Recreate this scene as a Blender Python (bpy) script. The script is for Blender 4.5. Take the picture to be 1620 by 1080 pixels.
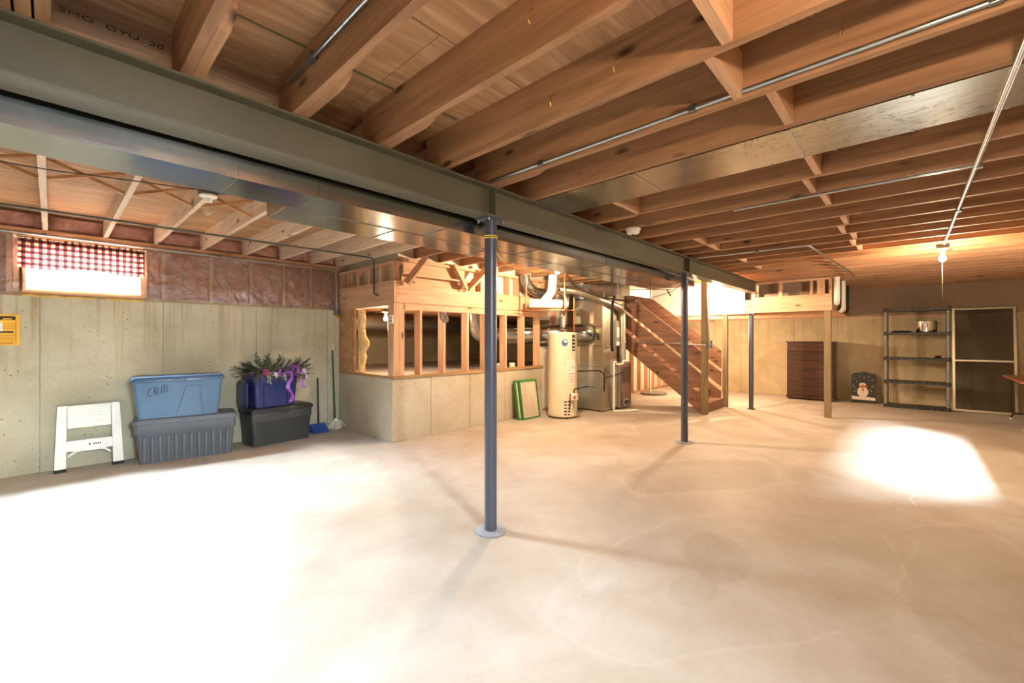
import bpy, bmesh, math, random
from mathutils import Vector, Matrix, noise
random.seed(7)
for o in list(bpy.data.objects): bpy.data.objects.remove(o)
SC = bpy.context.scene
COL = SC.collection
# ---------------------------------------------------------------- camera
cam = bpy.data.cameras.new('camera'); cam_o = bpy.data.objects.new('camera', cam); COL.objects.link(cam_o)
cam.sensor_width = 36; cam.lens = 680/1620*36; cam.shift_y = -5/1620; cam.clip_start = .02
cam_o.location = (0, 0, 1.40)
cam_o.rotation_euler = (math.radians(90), 0, math.radians(43-90))
SC.camera = cam_o
# ---------------------------------------------------------------- world, daylight lamps, exposure
W = bpy.data.worlds.new('World'); SC.world = W; W.use_nodes = True
W.node_tree.nodes['Background'].inputs[0].default_value = (.85, .93, 1, 1)
W.node_tree.nodes['Background'].inputs[1].default_value = 6.0
SC.view_settings.view_transform = 'Standard'; SC.view_settings.look = 'None'
SC.view_settings.gamma = 1; SC.view_settings.use_curve_mapping = False
SC.view_settings.exposure = 1.0
DAY = (.80, .91, 1.0); WARM = (1.0, .73, .46)
def area(name, loc, aim, sx, sy, power, col):
    l = bpy.data.lights.new(name, 'AREA'); l.shape = 'RECTANGLE'; l.size = sx; l.size_y = sy
    l.energy = power; l.color = col
    o = bpy.data.objects.new(name, l); COL.objects.link(o); o.location = loc
    d = Vector(aim)-Vector(loc); o.rotation_euler = d.to_track_quat('-Z', 'Y').to_euler()
    return o
YW, YR, XF, XB = 6.66, -1.95, 12.3, -2.3     # room: left wall, right wall, far wall, wall behind
area('daylight_window_left', (.27, YW+.62, 2.72), (.27, YW-.9, 1.3), 1.3, 1.1, 3100, DAY)
area('daylight_window_near', (.50, YR-.72, 2.62), (.45, YR+.9, 1.3), .7, .8, 1150, DAY)
area('daylight_window_distant', (7.2, YR-.72, 2.86), (7.2, YR+.9, 1.1), .4, .12, 850, DAY)
# ---------------------------------------------------------------- materials
def lin(c):
    return tuple(((v/255)/12.92 if v/255 <= .04045 else ((v/255+.055)/1.055)**2.4) for v in c)
class NT:
    def __init__(s, name):
        s.m = bpy.data.materials.new(name); s.m.use_nodes = True; s.t = s.m.node_tree
        s.b = s.t.nodes['Principled BSDF']; s.out = s.t.nodes['Material Output']
    def n(s, typ, **kw):
        x = s.t.nodes.new(typ)
        for k, v in kw.items():
            if k[0] == 'i' and k[1:].isdigit(): x.inputs[int(k[1:])].default_value = v
            else: setattr(x, k, v)
        return x
    def l(s, a, b): s.t.links.new(a, b)
    def set(s, base=None, rough=None, metal=None):
        if base is not None: s.b.inputs['Base Color'].default_value = (*base, 1)
        if rough is not None: s.b.inputs['Roughness'].default_value = rough
        if metal is not None: s.b.inputs['Metallic'].default_value = metal
    def coords(s, scale=(1,1,1), space='Object', rnd=True):
        if space == 'World': src = s.n('ShaderNodeNewGeometry').outputs['Position']
        else: src = s.n('ShaderNodeTexCoord').outputs[space]
        mp = s.n('ShaderNodeMapping'); mp.inputs['Scale'].default_value = scale
        if rnd:
            oi = s.n('ShaderNodeObjectInfo'); mu = s.n('ShaderNodeVectorMath', operation='MULTIPLY_ADD')
            cmb = s.n('ShaderNodeCombineXYZ')
            for k in range(3): s.l(oi.outputs['Random'], cmb.inputs[k])
            s.l(cmb.outputs[0], mu.inputs[0]); mu.inputs[1].default_value = (37, 53, 71); s.l(src, mu.inputs[2])
            src = mu.outputs[0]
        s.l(src, mp.inputs[0]); return mp.outputs[0]
    def noise(s, vec, scale=5, detail=4, rough=.55, dist=0):
        x = s.n('ShaderNodeTexNoise'); s.l(vec, x.inputs['Vector'])
        x.inputs['Scale'].default_value = scale; x.inputs['Detail'].default_value = detail
        x.inputs['Roughness'].default_value = rough; x.inputs['Distortion'].default_value = dist
        return x.outputs['Fac']
    def ramp(s, fac, stops):
        r = s.n('ShaderNodeValToRGB'); s.l(fac, r.inputs[0]); e = r.color_ramp.elements
        while len(e) < len(stops): e.new(.5)
        for k, (p, c) in enumerate(stops):
            e[k].position = p; e[k].color = (*c, 1) if len(c) == 3 else c
        return r.outputs[0]
    def mix(s, fac, a, b, mode='MIX'):
        x = s.n('ShaderNodeMix', data_type='RGBA', blend_type=mode)
        for v, i in ((fac, 0), (a, 6), (b, 7)):
            if isinstance(v, (int, float)): x.inputs[i].default_value = v
            elif isinstance(v, tuple): x.inputs[i].default_value = (*v, 1)
            else: s.l(v, x.inputs[i])
        return x.outputs[2]
    def math(s, op, a, b=None, clamp=False):
        x = s.n('ShaderNodeMath', operation=op, use_clamp=clamp)
        for v, i in ((a, 0), (b, 1)):
            if v is None: continue
            if isinstance(v, (int, float)): x.inputs[i].default_value = v
            else: s.l(v, x.inputs[i])
        return x.outputs[0]
    def bump(s, h, strength=.2, dist=.01):
        b = s.n('ShaderNodeBump'); b.inputs['Strength'].default_value = strength; b.inputs['Distance'].default_value = dist
        s.l(h, b.inputs['Height']); s.l(b.outputs[0], s.b.inputs['Normal'])
    def base(s, c): s.l(c, s.b.inputs['Base Color'])
def dk(c, k): return tuple(min(1, v*k) for v in c)
def plain(name, rgb, rough=.5, metal=0, var=.12, scale=9, bump=0, spec=None):
    t = NT(name); c = lin(rgb); t.set(c, rough, metal)
    v = t.coords(); f = t.noise(v, scale, 4)
    t.base(t.ramp(f, [(.3, dk(c, 1-var)), (.7, dk(c, 1+var))]))
    if bump: t.bump(f, bump, .005)
    if spec is not None: t.b.inputs['Specular IOR Level'].default_value = spec
    return t.m
def wood(name, c1, c2, axis='y', rough=.65, knots=True):
    t = NT(name); t.set(None, rough, 0)
    sc = {'x': (.55, 9, 9), 'y': (9, .55, 9), 'z': (9, 9, .55)}[axis]
    v = t.coords(sc); f = t.noise(v, 1.9, 7, .66, 1.0)
    a, b = dk(lin(c1), .86), dk(lin(c2), 1.06)
    col = t.ramp(f, [(.28, a), (.5, tuple((p+q)/2 for p, q in zip(a, b))), (.72, b)])
    f2 = t.noise(t.coords((1, 1, 1)), .8, 2)
    col = t.mix(t.math('MULTIPLY', f2, .35), col, dk(a, .8))
    if knots:
        sk = {'x': (1.5, 4, 4), 'y': (4, 1.5, 4), 'z': (4, 4, 1.5)}[axis]
        vo = t.n('ShaderNodeTexVoronoi'); t.l(t.coords(sk), vo.inputs['Vector']); vo.inputs['Scale'].default_value = 1.5
        k = t.ramp(vo.outputs['Distance'], [(.05, (1, 1, 1)), (.16, (0, 0, 0))])
        col = t.mix(k, col, dk(a, .22))
    t.base(col); t.bump(f, .15, .004)
    return t.m
M = {}
M['joist'] = wood('joist_wood', (138, 98, 66), (190, 144, 106), 'y')
M['joist_x'] = wood('framing_wood_x', (186, 140, 106), (226, 184, 148), 'x')
M['joist_y'] = wood('framing_wood_y', (186, 140, 106), (226, 184, 148), 'y')
M['stud'] = wood('stud_wood', (188, 142, 108), (228, 186, 150), 'z')
M['daylit_joist'] = wood('daylit_joist_wood', (206, 176, 148), (238, 216, 192), 'y')  # lighter copy of the joist wood, window daylight bounce put into its colour
M['weathered'] = wood('weathered_post_wood', (112, 92, 64), (156, 134, 98), 'z')
M['stair'] = wood('stair_wood', (116, 82, 62), (164, 120, 94), 'y')
M['darkwood'] = wood('dresser_wood', (52, 30, 20), (86, 52, 34), 'y', .32, False)
M['tablewood'] = wood('table_wood', (150, 96, 56), (186, 126, 80), 'x', .35, False)
M['treated'] = wood('sill_wood', (150, 118, 76), (186, 150, 104), 'x')
M['bridge'] = wood('bridging_wood', (176, 122, 76), (206, 154, 106), 'x', .65, False)
def plywood():
    t = NT('plywood'); t.set(None, .7, 0)
    f = t.noise(t.coords((.8, 7, 7)), 1.8, 6, .6, 1.2)
    a, b = lin((146, 108, 76)), lin((210, 172, 134))
    col = t.ramp(f, [(.25, a), (.5, lin((176, 132, 92))), (.75, b)])
    vo = t.n('ShaderNodeTexVoronoi'); t.l(t.coords((1.4, 4.2, 1)), vo.inputs['Vector']); vo.inputs['Scale'].default_value = 1.3
    col = t.mix(t.ramp(vo.outputs['Distance'], [(.025, (1, 1, 1)), (.085, (0, 0, 0))]), col, lin((62, 36, 20)))
    t.base(col); t.bump(f, .12, .004); return t.m
M['ply'] = plywood()
def floor_mat():
    t = NT('floor_concrete'); t.set(None, .55, 0)
    v = t.coords((1, 1, 1), 'World', False)
    big = t.noise(v, .55, 5, .6, .5); mid = t.noise(v, 2.3, 6, .65, .4); fine = t.noise(v, 26, 4, .7)
    col = t.ramp(big, [(.32, lin((172, 160, 146))), (.52, lin((192, 185, 175))), (.7, lin((210, 207, 203)))])
    col = t.mix(t.ramp(mid, [(.42, (0, 0, 0)), (.75, (.5, .5, .5))]), col, lin((158, 138, 116)))
    col = t.mix(t.math('MULTIPLY', fine, .22), col, lin((120, 112, 104)))
    sep = t.n('ShaderNodeSeparateXYZ'); t.l(v, sep.inputs[0])
    wob = t.math('MULTIPLY', t.math('SUBTRACT', t.noise(v, .8, 2), .5), 1.3)
    def ell(cx, cy, rx, ry, rot):
        c, s_ = math.cos(rot), math.sin(rot)
        dx = t.math('SUBTRACT', sep.outputs[0], cx); dy = t.math('SUBTRACT', sep.outputs[1], cy)
        u = t.math('DIVIDE', t.math('ADD', t.math('MULTIPLY', dx, c), t.math('MULTIPLY', dy, s_)), rx)
        w = t.math('DIVIDE', t.math('SUBTRACT', t.math('MULTIPLY', dy, c), t.math('MULTIPLY', dx, s_)), ry)
        d = t.math('SQRT', t.math('ADD', t.math('MULTIPLY', u, u), t.math('MULTIPLY', w, w)))
        return t.math('ADD', d, wob)
    # damp stains that dried with a pale rim
    for cx, cy, rx, ry, rot, fill, rim in ((4.6, 1.55, .95, .5, -.5, .22, 1), (2.95, .95, .36, .2, .3, .2, 0), (2.45, .9, .2, .11, 0, .14, 0),
                                     (3.05, .75, 1.35, .62, -.35, .0, 1), (3.6, -.35, 1.2, .42, .1, .12, 1), (6.6, 2.9, .9, .5, .4, .25, 0)):
        d = ell(cx, cy, rx, ry, rot)
        if fill: col = t.mix(t.math('MULTIPLY', t.ramp(d, [(.86, (1, 1, 1)), (1.0, (0, 0, 0))]), fill), col, lin((128, 112, 88)))
        if rim: col = t.mix(t.math('MULTIPLY', t.ramp(t.math('ABSOLUTE', t.math('SUBTRACT', d, 1.0)), [(.0, (1, 1, 1)), (.03, (0, 0, 0))]), .14), col, lin((224, 216, 204)))
    t.base(col); t.bump(t.math('ADD', fine, mid), .12, .004)
    t.l(t.ramp(big, [(.3, (.48, .48, .48)), (.7, (.7, .7, .7))]), t.b.inputs['Roughness'])
    return t.m
M['floor'] = floor_mat()
def concrete(name, c1, c2, streak=.6, ztop=1.84):
    t = NT(name); t.set(None, .85, 0)
    v = t.coords((1, 1, 1), 'World', False)
    f = t.noise(v, 1.5, 6, .65, .3)
    col = t.ramp(f, [(.3, lin(c1)), (.7, lin(c2))])
    fine = t.noise(v, 30, 4, .7)
    col = t.mix(t.math('MULTIPLY', fine, .25), col, lin((96, 90, 76)))
    if streak:
        st = t.noise(t.coords((8, 8, .3), 'World', False), 1.6, 5, .6, .5)
        sep = t.n('ShaderNodeSeparateXYZ'); t.l(v, sep.inputs[0])
        zz = t.math('ADD', sep.outputs[2], t.math('MULTIPLY', t.math('SUBTRACT', t.noise(t.coords((3, 3, .2), 'World', False), 2, 3), .5), 1.1))
        mask = t.ramp(t.math('DIVIDE', zz, ztop), [(.45, (0, 0, 0)), (.9, (1, 1, 1))])
        k = t.math('MULTIPLY', t.ramp(st, [(.5, (0, 0, 0)), (.62, (1, 1, 1))]), t.math('MULTIPLY', mask, streak))
        col = t.mix(k, col, lin((150, 112, 52)))
    vo = t.n('ShaderNodeTexVoronoi'); t.l(v, vo.inputs['Vector']); vo.inputs['Scale'].default_value = 21
    pit = t.ramp(vo.outputs['Distance'], [(.07, (1, 1, 1)), (.18, (0, 0, 0))])
    gate = t.ramp(t.noise(v, 3.1, 2), [(.5, (0, 0, 0)), (.6, (1, 1, 1))])
    col = t.mix(t.math('MULTIPLY', pit, gate), col, lin((74, 66, 54)))
    t.base(col); t.bump(t.math('ADD', f, fine), .25, .008)
    return t.m
M['concrete'] = concrete('wall_concrete', (182, 176, 148), (212, 208, 184), .42)
M['concrete_far'] = concrete('far_wall_concrete', (170, 152, 118), (204, 190, 158), .25)
M['concrete_half'] = concrete('half_wall_concrete', (178, 166, 140), (206, 200, 182), 0)
M['drywall'] = plain('drywall', (214, 206, 190), .8, 0, .05, 2)
M['taupe'] = plain('taupe_paint', (152, 130, 110), .75, 0, .08, 1.3)
M['white_wall'] = plain('white_wall_paint', (240, 236, 226), .7, 0, .03, 2)
M['steel_olive'] = plain('beam_paint', (98, 94, 76), .42, .15, .12, 2.5)
M['steel_grey'] = plain('column_paint', (80, 82, 94), .38, .2, .08, 4)
M['galv'] = None
def galv(name, rgb=(182, 186, 188), rough=.17, smear=.12):
    t = NT(name); c = lin(rgb); t.set(c, rough, 1)
    v = t.coords((1, 1, 1)); f = t.noise(v, 2.2, 4, .6, .4); vo = t.n('ShaderNodeTexVoronoi'); t.l(v, vo.inputs['Vector']); vo.inputs['Scale'].default_value = 26
    col = t.mix(.07, t.ramp(f, [(.25, dk(c, 1-smear)), (.75, dk(c, 1.05))]), vo.outputs['Color'], 'SOFT_LIGHT')
    t.base(col); t.l(t.ramp(f, [(.2, (rough*1.2,)*3), (.8, (rough*.85,)*3)]), t.b.inputs['Roughness'])
    t.bump(t.noise(v, 1.1, 1), .12, .03); return t.m
M['galv'] = galv('galvanised_sheet'); M['galv_d'] = galv('dull_galvanised_sheet', (160, 164, 164), .28)
def scratched():
    t = NT('scratched_sheet'); c = lin((176, 176, 166)); t.set(c, .2, 1)
    v = t.coords((3.2, 1.1, 1)); f = t.noise(v, 2.4, 5, .6, 2.2); g = t.noise(t.coords((1, .6, 1)), 1.3, 2)
    k = t.ramp(t.math('ABSOLUTE', t.math('SUBTRACT', f, .5)), [(.0, (1, 1, 1)), (.022, (0, 0, 0))])
    k = t.math('MULTIPLY', k, t.ramp(g, [(.42, (0, 0, 0)), (.55, (1, 1, 1))]))
    t.base(t.mix(t.math('MULTIPLY', k, .75), c, lin((70, 66, 56)))); t.bump(t.noise(v, .8, 1), .15, .03); return t.m
M['galv_scr'] = scratched()
M['galv_furn'] = galv('furnace_sheet', (196, 190, 172), .36, .1)
M['conduit'] = plain('conduit_steel', (178, 184, 188), .28, 1, .05, 10)
def insulation():
    t = NT('pink_insulation'); t.set(None, .95, 0)
    v = t.coords((1, 1, 1)); f = t.noise(v, 6, 6, .7, 1.0)
    t.base(t.ramp(f, [(.28, lin((156, 108, 98))), (.55, lin((196, 148, 136))), (.75, lin((220, 184, 172)))]))
    t.bump(f, .6, .02); return t.m
M['insul'] = insulation()
M['insul_y'] = plain('yellow_insulation', (226, 190, 130), .95, 0, .2, 12, .6)
M['foam'] = plain('yellow_foam_sealant', (214, 178, 92), .85, 0, .15, 20, .4)
def plastic_sheet():
    t = NT('clear_poly_sheet'); t.set((.9, .88, .88), .12, 0)
    tr = t.n('ShaderNodeBsdfTransparent'); tr.inputs[0].default_value = (.93, .9, .9, 1)
    gl = t.n('ShaderNodeBsdfGlossy'); gl.inputs['Roughness'].default_value = .16
    fr = t.n('ShaderNodeFresnel'); fr.inputs[0].default_value = 1.5
    f = t.noise(t.coords((1.5, 1, 1.5)), 3.2, 5, .6, 1.6)
    b = t.n('ShaderNodeBump'); b.inputs['Strength'].default_value = .9; b.inputs['Distance'].default_value = .05
    t.l(f, b.inputs['Height']); t.l(b.outputs[0], gl.inputs['Normal']); t.l(b.outputs[0], fr.inputs['Normal'])
    mx = t.n('ShaderNodeMixShader'); t.l(t.math('ADD', t.math('MULTIPLY', fr.outputs[0], 2.4), .10, True), mx.inputs[0]); t.l(tr.outputs[0], mx.inputs[1]); t.l(gl.outputs[0], mx.inputs[2])
    t.l(mx.outputs[0], t.out.inputs[0]); return t.m
M['poly'] = plastic_sheet()
def thin_glass(name, tint=(.96, .98, .98), k=.06, rough=.02):
    t = NT(name)
    tr = t.n('ShaderNodeBsdfTransparent'); tr.inputs[0].default_value = (*tint, 1)
    gl = t.n('ShaderNodeBsdfGlossy'); gl.inputs['Roughness'].default_value = rough
    mx = t.n('ShaderNodeMixShader', i0=k); t.l(tr.outputs[0], mx.inputs[1]); t.l(gl.outputs[0], mx.inputs[2]); t.l(mx.outputs[0], t.out.inputs[0])
    return t.m
M['glass'] = thin_glass('window_glass'); M['bulb_glass'] = thin_glass('clear_bulb_glass', (.97, .97, .97), .16)
def screen_mesh():
    t = NT('insect_screen'); t.set(lin((70, 60, 46)), .8, 0)
    tr = t.n('ShaderNodeBsdfTransparent'); mx = t.n('ShaderNodeMixShader', i0=.45)
    t.l(tr.outputs[0], mx.inputs[1]); t.l(t.b.outputs[0], mx.inputs[2]); t.l(mx.outputs[0], t.out.inputs[0]); return t.m
M['screen'] = screen_mesh()
def emit(name, col, s):
    t = NT(name); e = t.n('ShaderNodeEmission'); e.inputs[0].default_value = (*col, 1); e.inputs[1].default_value = s
    t.l(e.outputs[0], t.out.inputs[0]); return t.m
M['glow'] = emit('lit_bulb', (1, .8, .52), 40)
def gingham():
    t = NT('gingham_cloth'); t.set(None, .9, 0)
    v = t.coords((1, 1, 1), 'World', False); sep = t.n('ShaderNodeSeparateXYZ'); t.l(v, sep.inputs[0])
    def st(o): return t.math('GREATER_THAN', t.math('FRACT', t.math('MULTIPLY', o, 17)), .5)
    k = t.math('MULTIPLY', t.math('ADD', st(sep.outputs[0]), st(sep.outputs[2])), .5)
    col = t.ramp(k, [(.0, lin((196, 166, 124))), (.5, lin((104, 34, 32))), (1, lin((26, 18, 18)))])
    t.base(col)
    trn = t.n('ShaderNodeBsdfTranslucent'); t.l(col, trn.inputs[0])
    mx = t.n('ShaderNodeMixShader', i0=.14); t.l(t.b.outputs[0], mx.inputs[1]); t.l(trn.outputs[0], mx.inputs[2]); t.l(mx.outputs[0], t.out.inputs[0])
    return t.m
M['gingham'] = gingham()
for nm, rgb, ro, me in (('white_plastic', (240, 238, 228), .38, 0), ('blue_bin', (82, 114, 148), .3, 0), ('grey_bin', (92, 98, 108), .45, 0), ('navy_bin', (34, 50, 108), .38, 0),
        ('charcoal_bin', (64, 68, 70), .45, 0), ('charcoal_lid', (40, 41, 43), .45, 0), ('blue_lid', (66, 92, 124), .3, 0), ('black_plastic', (34, 36, 36), .45, 0), ('black_rubber', (24, 24, 24), .7, 0),
        ('grey_plastic', (128, 126, 118), .45, 0), ('yellow_paper', (238, 180, 44), .6, 0), ('ink', (40, 34, 28), .7, 0), ('white_paper', (238, 234, 224), .6, 0),
        ('heater_enamel', (214, 206, 182), .3, 0), ('furnace_brown', (120, 92, 76), .42, .1), ('furnace_grey', (150, 146, 136), .4, .2), ('copper', (184, 120, 84), .3, 1), ('brass', (190, 150, 70), .3, 1),
        ('pvc', (236, 230, 214), .35, 0), ('black_iron', (40, 36, 34), .5, .3), ('green_card', (48, 128, 64), .6, 0), ('pleat', (228, 214, 192), .9, 0), ('bracket', (126, 132, 136), .35, .9),
        ('white_frame', (232, 226, 214), .5, 0), ('alu', (190, 184, 168), .35, .8), ('pot', (214, 212, 208), .12, 1), ('mop_green', (38, 84, 42), .4, 0), ('dustpan_blue', (44, 84, 170), .4, 0),
        ('mop_cotton', (222, 218, 206), .95, 0), ('leaf', (74, 92, 62), .8, 0), ('leaf_dark', (44, 56, 44), .8, 0), ('purple_flower', (126, 92, 160), .8, 0), ('ribbon', (150, 74, 196), .35, 0), ('pink_flower', (196, 74, 150), .7, 0), ('white_flower', (240, 238, 236), .7, 0),
        ('red_paint', (176, 62, 48), .6, 0), ('sign_black', (44, 42, 38), .6, 0), ('snow_white', (232, 224, 206), .7, 0), ('rope_yellow', (222, 196, 60), .8, 0), ('camo', (104, 98, 88), .8, 0), ('logo_blue', (70, 92, 150), .5, 0), ('pink_print', (196, 120, 110), .6, 0),
        ('sealant', (150, 152, 158), .7, 0), ('stamp', (92, 62, 42), .9, 0), ('green_glue', (92, 92, 62), .8, 0), ('raw_cut', (214, 130, 78), .8, 0), ('dark_box', (96, 98, 96), .45, .7)):
    M[nm] = plain(nm, rgb, ro, me, .06, 7)
# ---------------------------------------------------------------- mesh helpers
class MB:
    def __init__(s): s.v = []; s.f = []
    def add(s, vs, fs):
        o = len(s.v); s.v += [tuple(v) for v in vs]; s.f += [tuple(i+o for i in f) for f in fs]; return s
    def box(s, x0, x1, y0, y1, z0, z1):
        return s.add([(x0,y0,z0),(x1,y0,z0),(x1,y1,z0),(x0,y1,z0),(x0,y0,z1),(x1,y0,z1),(x1,y1,z1),(x0,y1,z1)],
                     [(0,3,2,1),(4,5,6,7),(0,1,5,4),(1,2,6,5),(2,3,7,6),(3,0,4,7)])
    def frus(s, b, t, z0, z1):            # b,t = (x0,x1,y0,y1)
        return s.add([(b[0],b[2],z0),(b[1],b[2],z0),(b[1],b[3],z0),(b[0],b[3],z0),(t[0],t[2],z1),(t[1],t[2],z1),(t[1],t[3],z1),(t[0],t[3],z1)],
                     [(0,3,2,1),(4,5,6,7),(0,1,5,4),(1,2,6,5),(2,3,7,6),(3,0,4,7)])
    def bar(s, p, q, w, h, up=(0,0,1)):   # square bar from p to q, w across, h along 'up'
        p, q, up = Vector(p), Vector(q), Vector(up); d = (q-p).normalized()
        a = d.cross(up)
        if a.length < 1e-4: a = d.cross(Vector((1,0,0)))
        a.normalize(); u = a.cross(d).normalized(); vs = []
        for c in (p, q):
            for sx, sz in ((-1,-1),(1,-1),(1,1),(-1,1)): vs.append(c+a*sx*w/2+u*sz*h/2)
        return s.add(vs, [(0,1,2,3),(7,6,5,4),(0,4,5,1),(1,5,6,2),(2,6,7,3),(3,7,4,0)])
    def tube(s, pts, r, n=10, cap=True):
        pts = [Vector(p) for p in pts]; rs = r if isinstance(r, (list, tuple)) else [r]*len(pts)
        o = len(s.v); prev = None
        for k, p in enumerate(pts):
            d = (pts[min(k+1, len(pts)-1)]-pts[max(k-1, 0)]).normalized()
            if prev is None:
                a = d.cross(Vector((0,0,1)))
                if a.length < .05: a = d.cross(Vector((1,0,0)))
                a.normalize()
            else:
                a = (prev-d*prev.dot(d)).normalized()
            prev = a; b = d.cross(a)
            for j in range(n):
                t = 2*math.pi*j/n; s.v.append(tuple(p+(a*math.cos(t)+b*math.sin(t))*rs[k]))
        for k in range(len(pts)-1):
            for j in range(n):
                s.f.append((o+k*n+j, o+k*n+(j+1)%n, o+(k+1)*n+(j+1)%n, o+(k+1)*n+j))
        if cap:
            s.f.append(tuple(o+j for j in range(n))[::-1]); s.f.append(tuple(o+(len(pts)-1)*n+j for j in range(n)))
        return s
    def lathe(s, prof, c=(0,0,0), n=20):  # prof [(r,z)]
        return s.tube([(c[0], c[1], c[2]+z+k*1e-5) for k, (r, z) in enumerate(prof)], [max(r, .0004) for r, z in prof], n)
    def prism(s, poly, fn0, fn1):         # poly 2-D, fn -> 3-D for both faces
        n = len(poly); vs = [fn0(*p) for p in poly]+[fn1(*p) for p in poly]
        return s.add(vs, [tuple(range(n))[::-1], tuple(range(n, 2*n))]+[(k, (k+1) % n, n+(k+1) % n, n+k) for k in range(n)])
    def grid(s, fn, nu, nv):
        o = len(s.v)
        for j in range(nv+1):
            for i in range(nu+1): s.v.append(tuple(fn(i/nu, j/nv)))
        for j in range(nv):
            for i in range(nu):
                a = o+j*(nu+1)+i; s.f.append((a, a+1, a+nu+2, a+nu+1))
        return s
    def build(s, name, mat, parent=None, smooth=False, bevel=0, seg=2):
        me = bpy.data.meshes.new(name)
        off = Vector((0,0,0)); p = parent
        while p is not None: off += p.location; p = p.parent
        me.from_pydata([tuple(Vector(v)-off) for v in s.v], [], s.f); me.validate()
        bm = bmesh.new(); bm.from_mesh(me); bmesh.ops.recalc_face_normals(bm, faces=bm.faces[:])
        if bevel: bmesh.ops.bevel(bm, geom=bm.edges[:], offset=bevel, segments=seg, affect='EDGES', profile=.6)
        bm.to_mesh(me); bm.free()
        if smooth:
            me.shade_smooth()
            try: me.set_sharp_from_angle(angle=math.radians(40))
            except Exception: pass
        me.materials.append(M[mat] if isinstance(mat, str) else mat)
        o = bpy.data.objects.new(name, me); COL.objects.link(o); o.parent = parent
        return o
def tag(o, label, cat, group=None):
    o['label'] = label; o['category'] = cat
    if group: o['group'] = group
    return o
def thing(name, label, cat, loc=(0,0,0), group=None):
    o = bpy.data.objects.new(name, None); COL.objects.link(o); o.location = loc; o.empty_display_size = .1
    return tag(o, label, cat, group)
def struct(o): o['kind'] = 'structure'; return o
def sroot(name):
    o = bpy.data.objects.new(name, None); COL.objects.link(o); return struct(o)
def copy_tree(o, parent=None):
    c = o.copy(); COL.objects.link(c); c.parent = parent
    for ch in list(o.children): copy_tree(ch, c)
    return c
def inst(src, loc, parent, name=None):
    c = src.copy(); COL.objects.link(c); c.parent = parent; c.location = loc; return c
def rot_apply(root, rz, rx=0, ry=0): root.rotation_euler = (rx, ry, rz)
def arc(c, r, a0, a1, u, v, n=6):
    c, u, v = Vector(c), Vector(u), Vector(v)
    return [c+u*r*math.cos(a0+(a1-a0)*k/n)+v*r*math.sin(a0+(a1-a0)*k/n) for k in range(n+1)]
def bent(pts, r=.06, n=5):                # rounded polyline
    pts = [Vector(p) for p in pts]; out = [pts[0]]
    for k in range(1, len(pts)-1):
        a, b, c = pts[k-1], pts[k], pts[k+1]; rr = min(r, (a-b).length*.45, (c-b).length*.45)
        p, q = b+(a-b).normalized()*rr, b+(c-b).normalized()*rr
        for j in range(n+1):
            t = j/n; out.append(p*(1-t)**2+b*2*t*(1-t)+q*t*t)
    return out+[pts[-1]]
def text(name, body, size, mat, parent, mw):
    c = bpy.data.curves.new(name, 'FONT'); c.body = body; c.size = size; c.extrude = .0006; c.align_x = 'CENTER'; c.align_y = 'CENTER'
    o = bpy.data.objects.new(name+'_tmp', c); COL.objects.link(o); bpy.context.view_layer.update()
    me = bpy.data.meshes.new_from_object(o.evaluated_get(bpy.context.evaluated_depsgraph_get())); bpy.data.objects.remove(o)
    off = Vector((0,0,0)); p = parent
    while p is not None: off += p.location; p = p.parent
    me.transform(Matrix.Translation(-off) @ mw); me.materials.clear(); me.materials.append(M[mat])
    r = bpy.data.objects.new(name, me); COL.objects.link(r); r.parent = parent; return r
def holes_wall(mb, fixed, u0, u1, z0, z1, holes, axis):   # wall slab of boxes round openings; axis 'x': runs along x
    us = sorted({u0, u1, *[h[0] for h in holes], *[h[1] for h in holes]}); zs = sorted({z0, z1, *[h[2] for h in holes], *[h[3] for h in holes]})
    for a, b in zip(us, us[1:]):
        for c, d in zip(zs, zs[1:]):
            if any(h[0] <= a and b <= h[1] and h[2] <= c and d <= h[3] for h in holes): continue
            if axis == 'x': mb.box(a, b, fixed[0], fixed[1], c, d)
            else: mb.box(fixed[0], fixed[1], a, b, c, d)
# ================================================================ THE SETTING
ZJ, ZS, ZC = 2.483, 2.722, 1.838     # joist underside, subfloor underside, top of concrete
floor = struct(MB().box(XB-.2, XF+.2, YR-.2, YW+.2, -.15, 0).build('floor', 'floor'))
# hairline crack with pale filler
crk = [(4.95,-.02),(5.1,.02),(5.28,-.02),(5.42,-.0),(5.62,-.06),(5.82,-.06),(6.02,-.13),(6.3,-.12),(6.6,-.2),(6.9,-.22)]
m = MB(); random.seed(3)
for a, b in zip(crk, crk[1:]): m.bar((*a, .0008), (*b, .0008), .006*random.uniform(.5, 1.2), .0016)
m.build('crack_filler', 'white_paper', floor)
# ---- left wall: poured panels with form joints, framed upper wall
wl = struct(MB().box(XB, 3.12, YW+.012, YW+.22, 0, ZC).build('wall_left', 'concrete'))
jx = [XB, -1.6, -.98, -.08, .928, 1.938, 2.932, 3.12]
for a, b in zip(jx, jx[1:]):
    MB().box(a+.003, b-.003, YW-.002*random.random(), YW+.02, 0, ZC).build('concrete_panel', 'concrete', wl, bevel=.002, seg=1)
WX0, WX1, WZ0, WZ1 = -.20, .74, 1.885, 2.44
MB().box(XB, 3.12, YW, YW+.14, ZC, ZC+.038).build('sill_plate', 'treated', wl)
for zz in (2.455, 2.495): MB().box(XB, 3.12, YW-.005, YW+.14, zz, zz+.037).build('top_plate', 'joist_x', wl)
MB().box(XB, 3.12, YW+.145, YW+.165, ZC, WZ0+.001).build('sheathing', 'ply', wl)
m = MB(); holes_wall(m, (YW+.145, YW+.165), XB, 3.12, ZC, ZS, [(WX0, WX1, WZ0, WZ1)], 'x'); m.build('sheathing', 'ply', wl)
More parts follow.
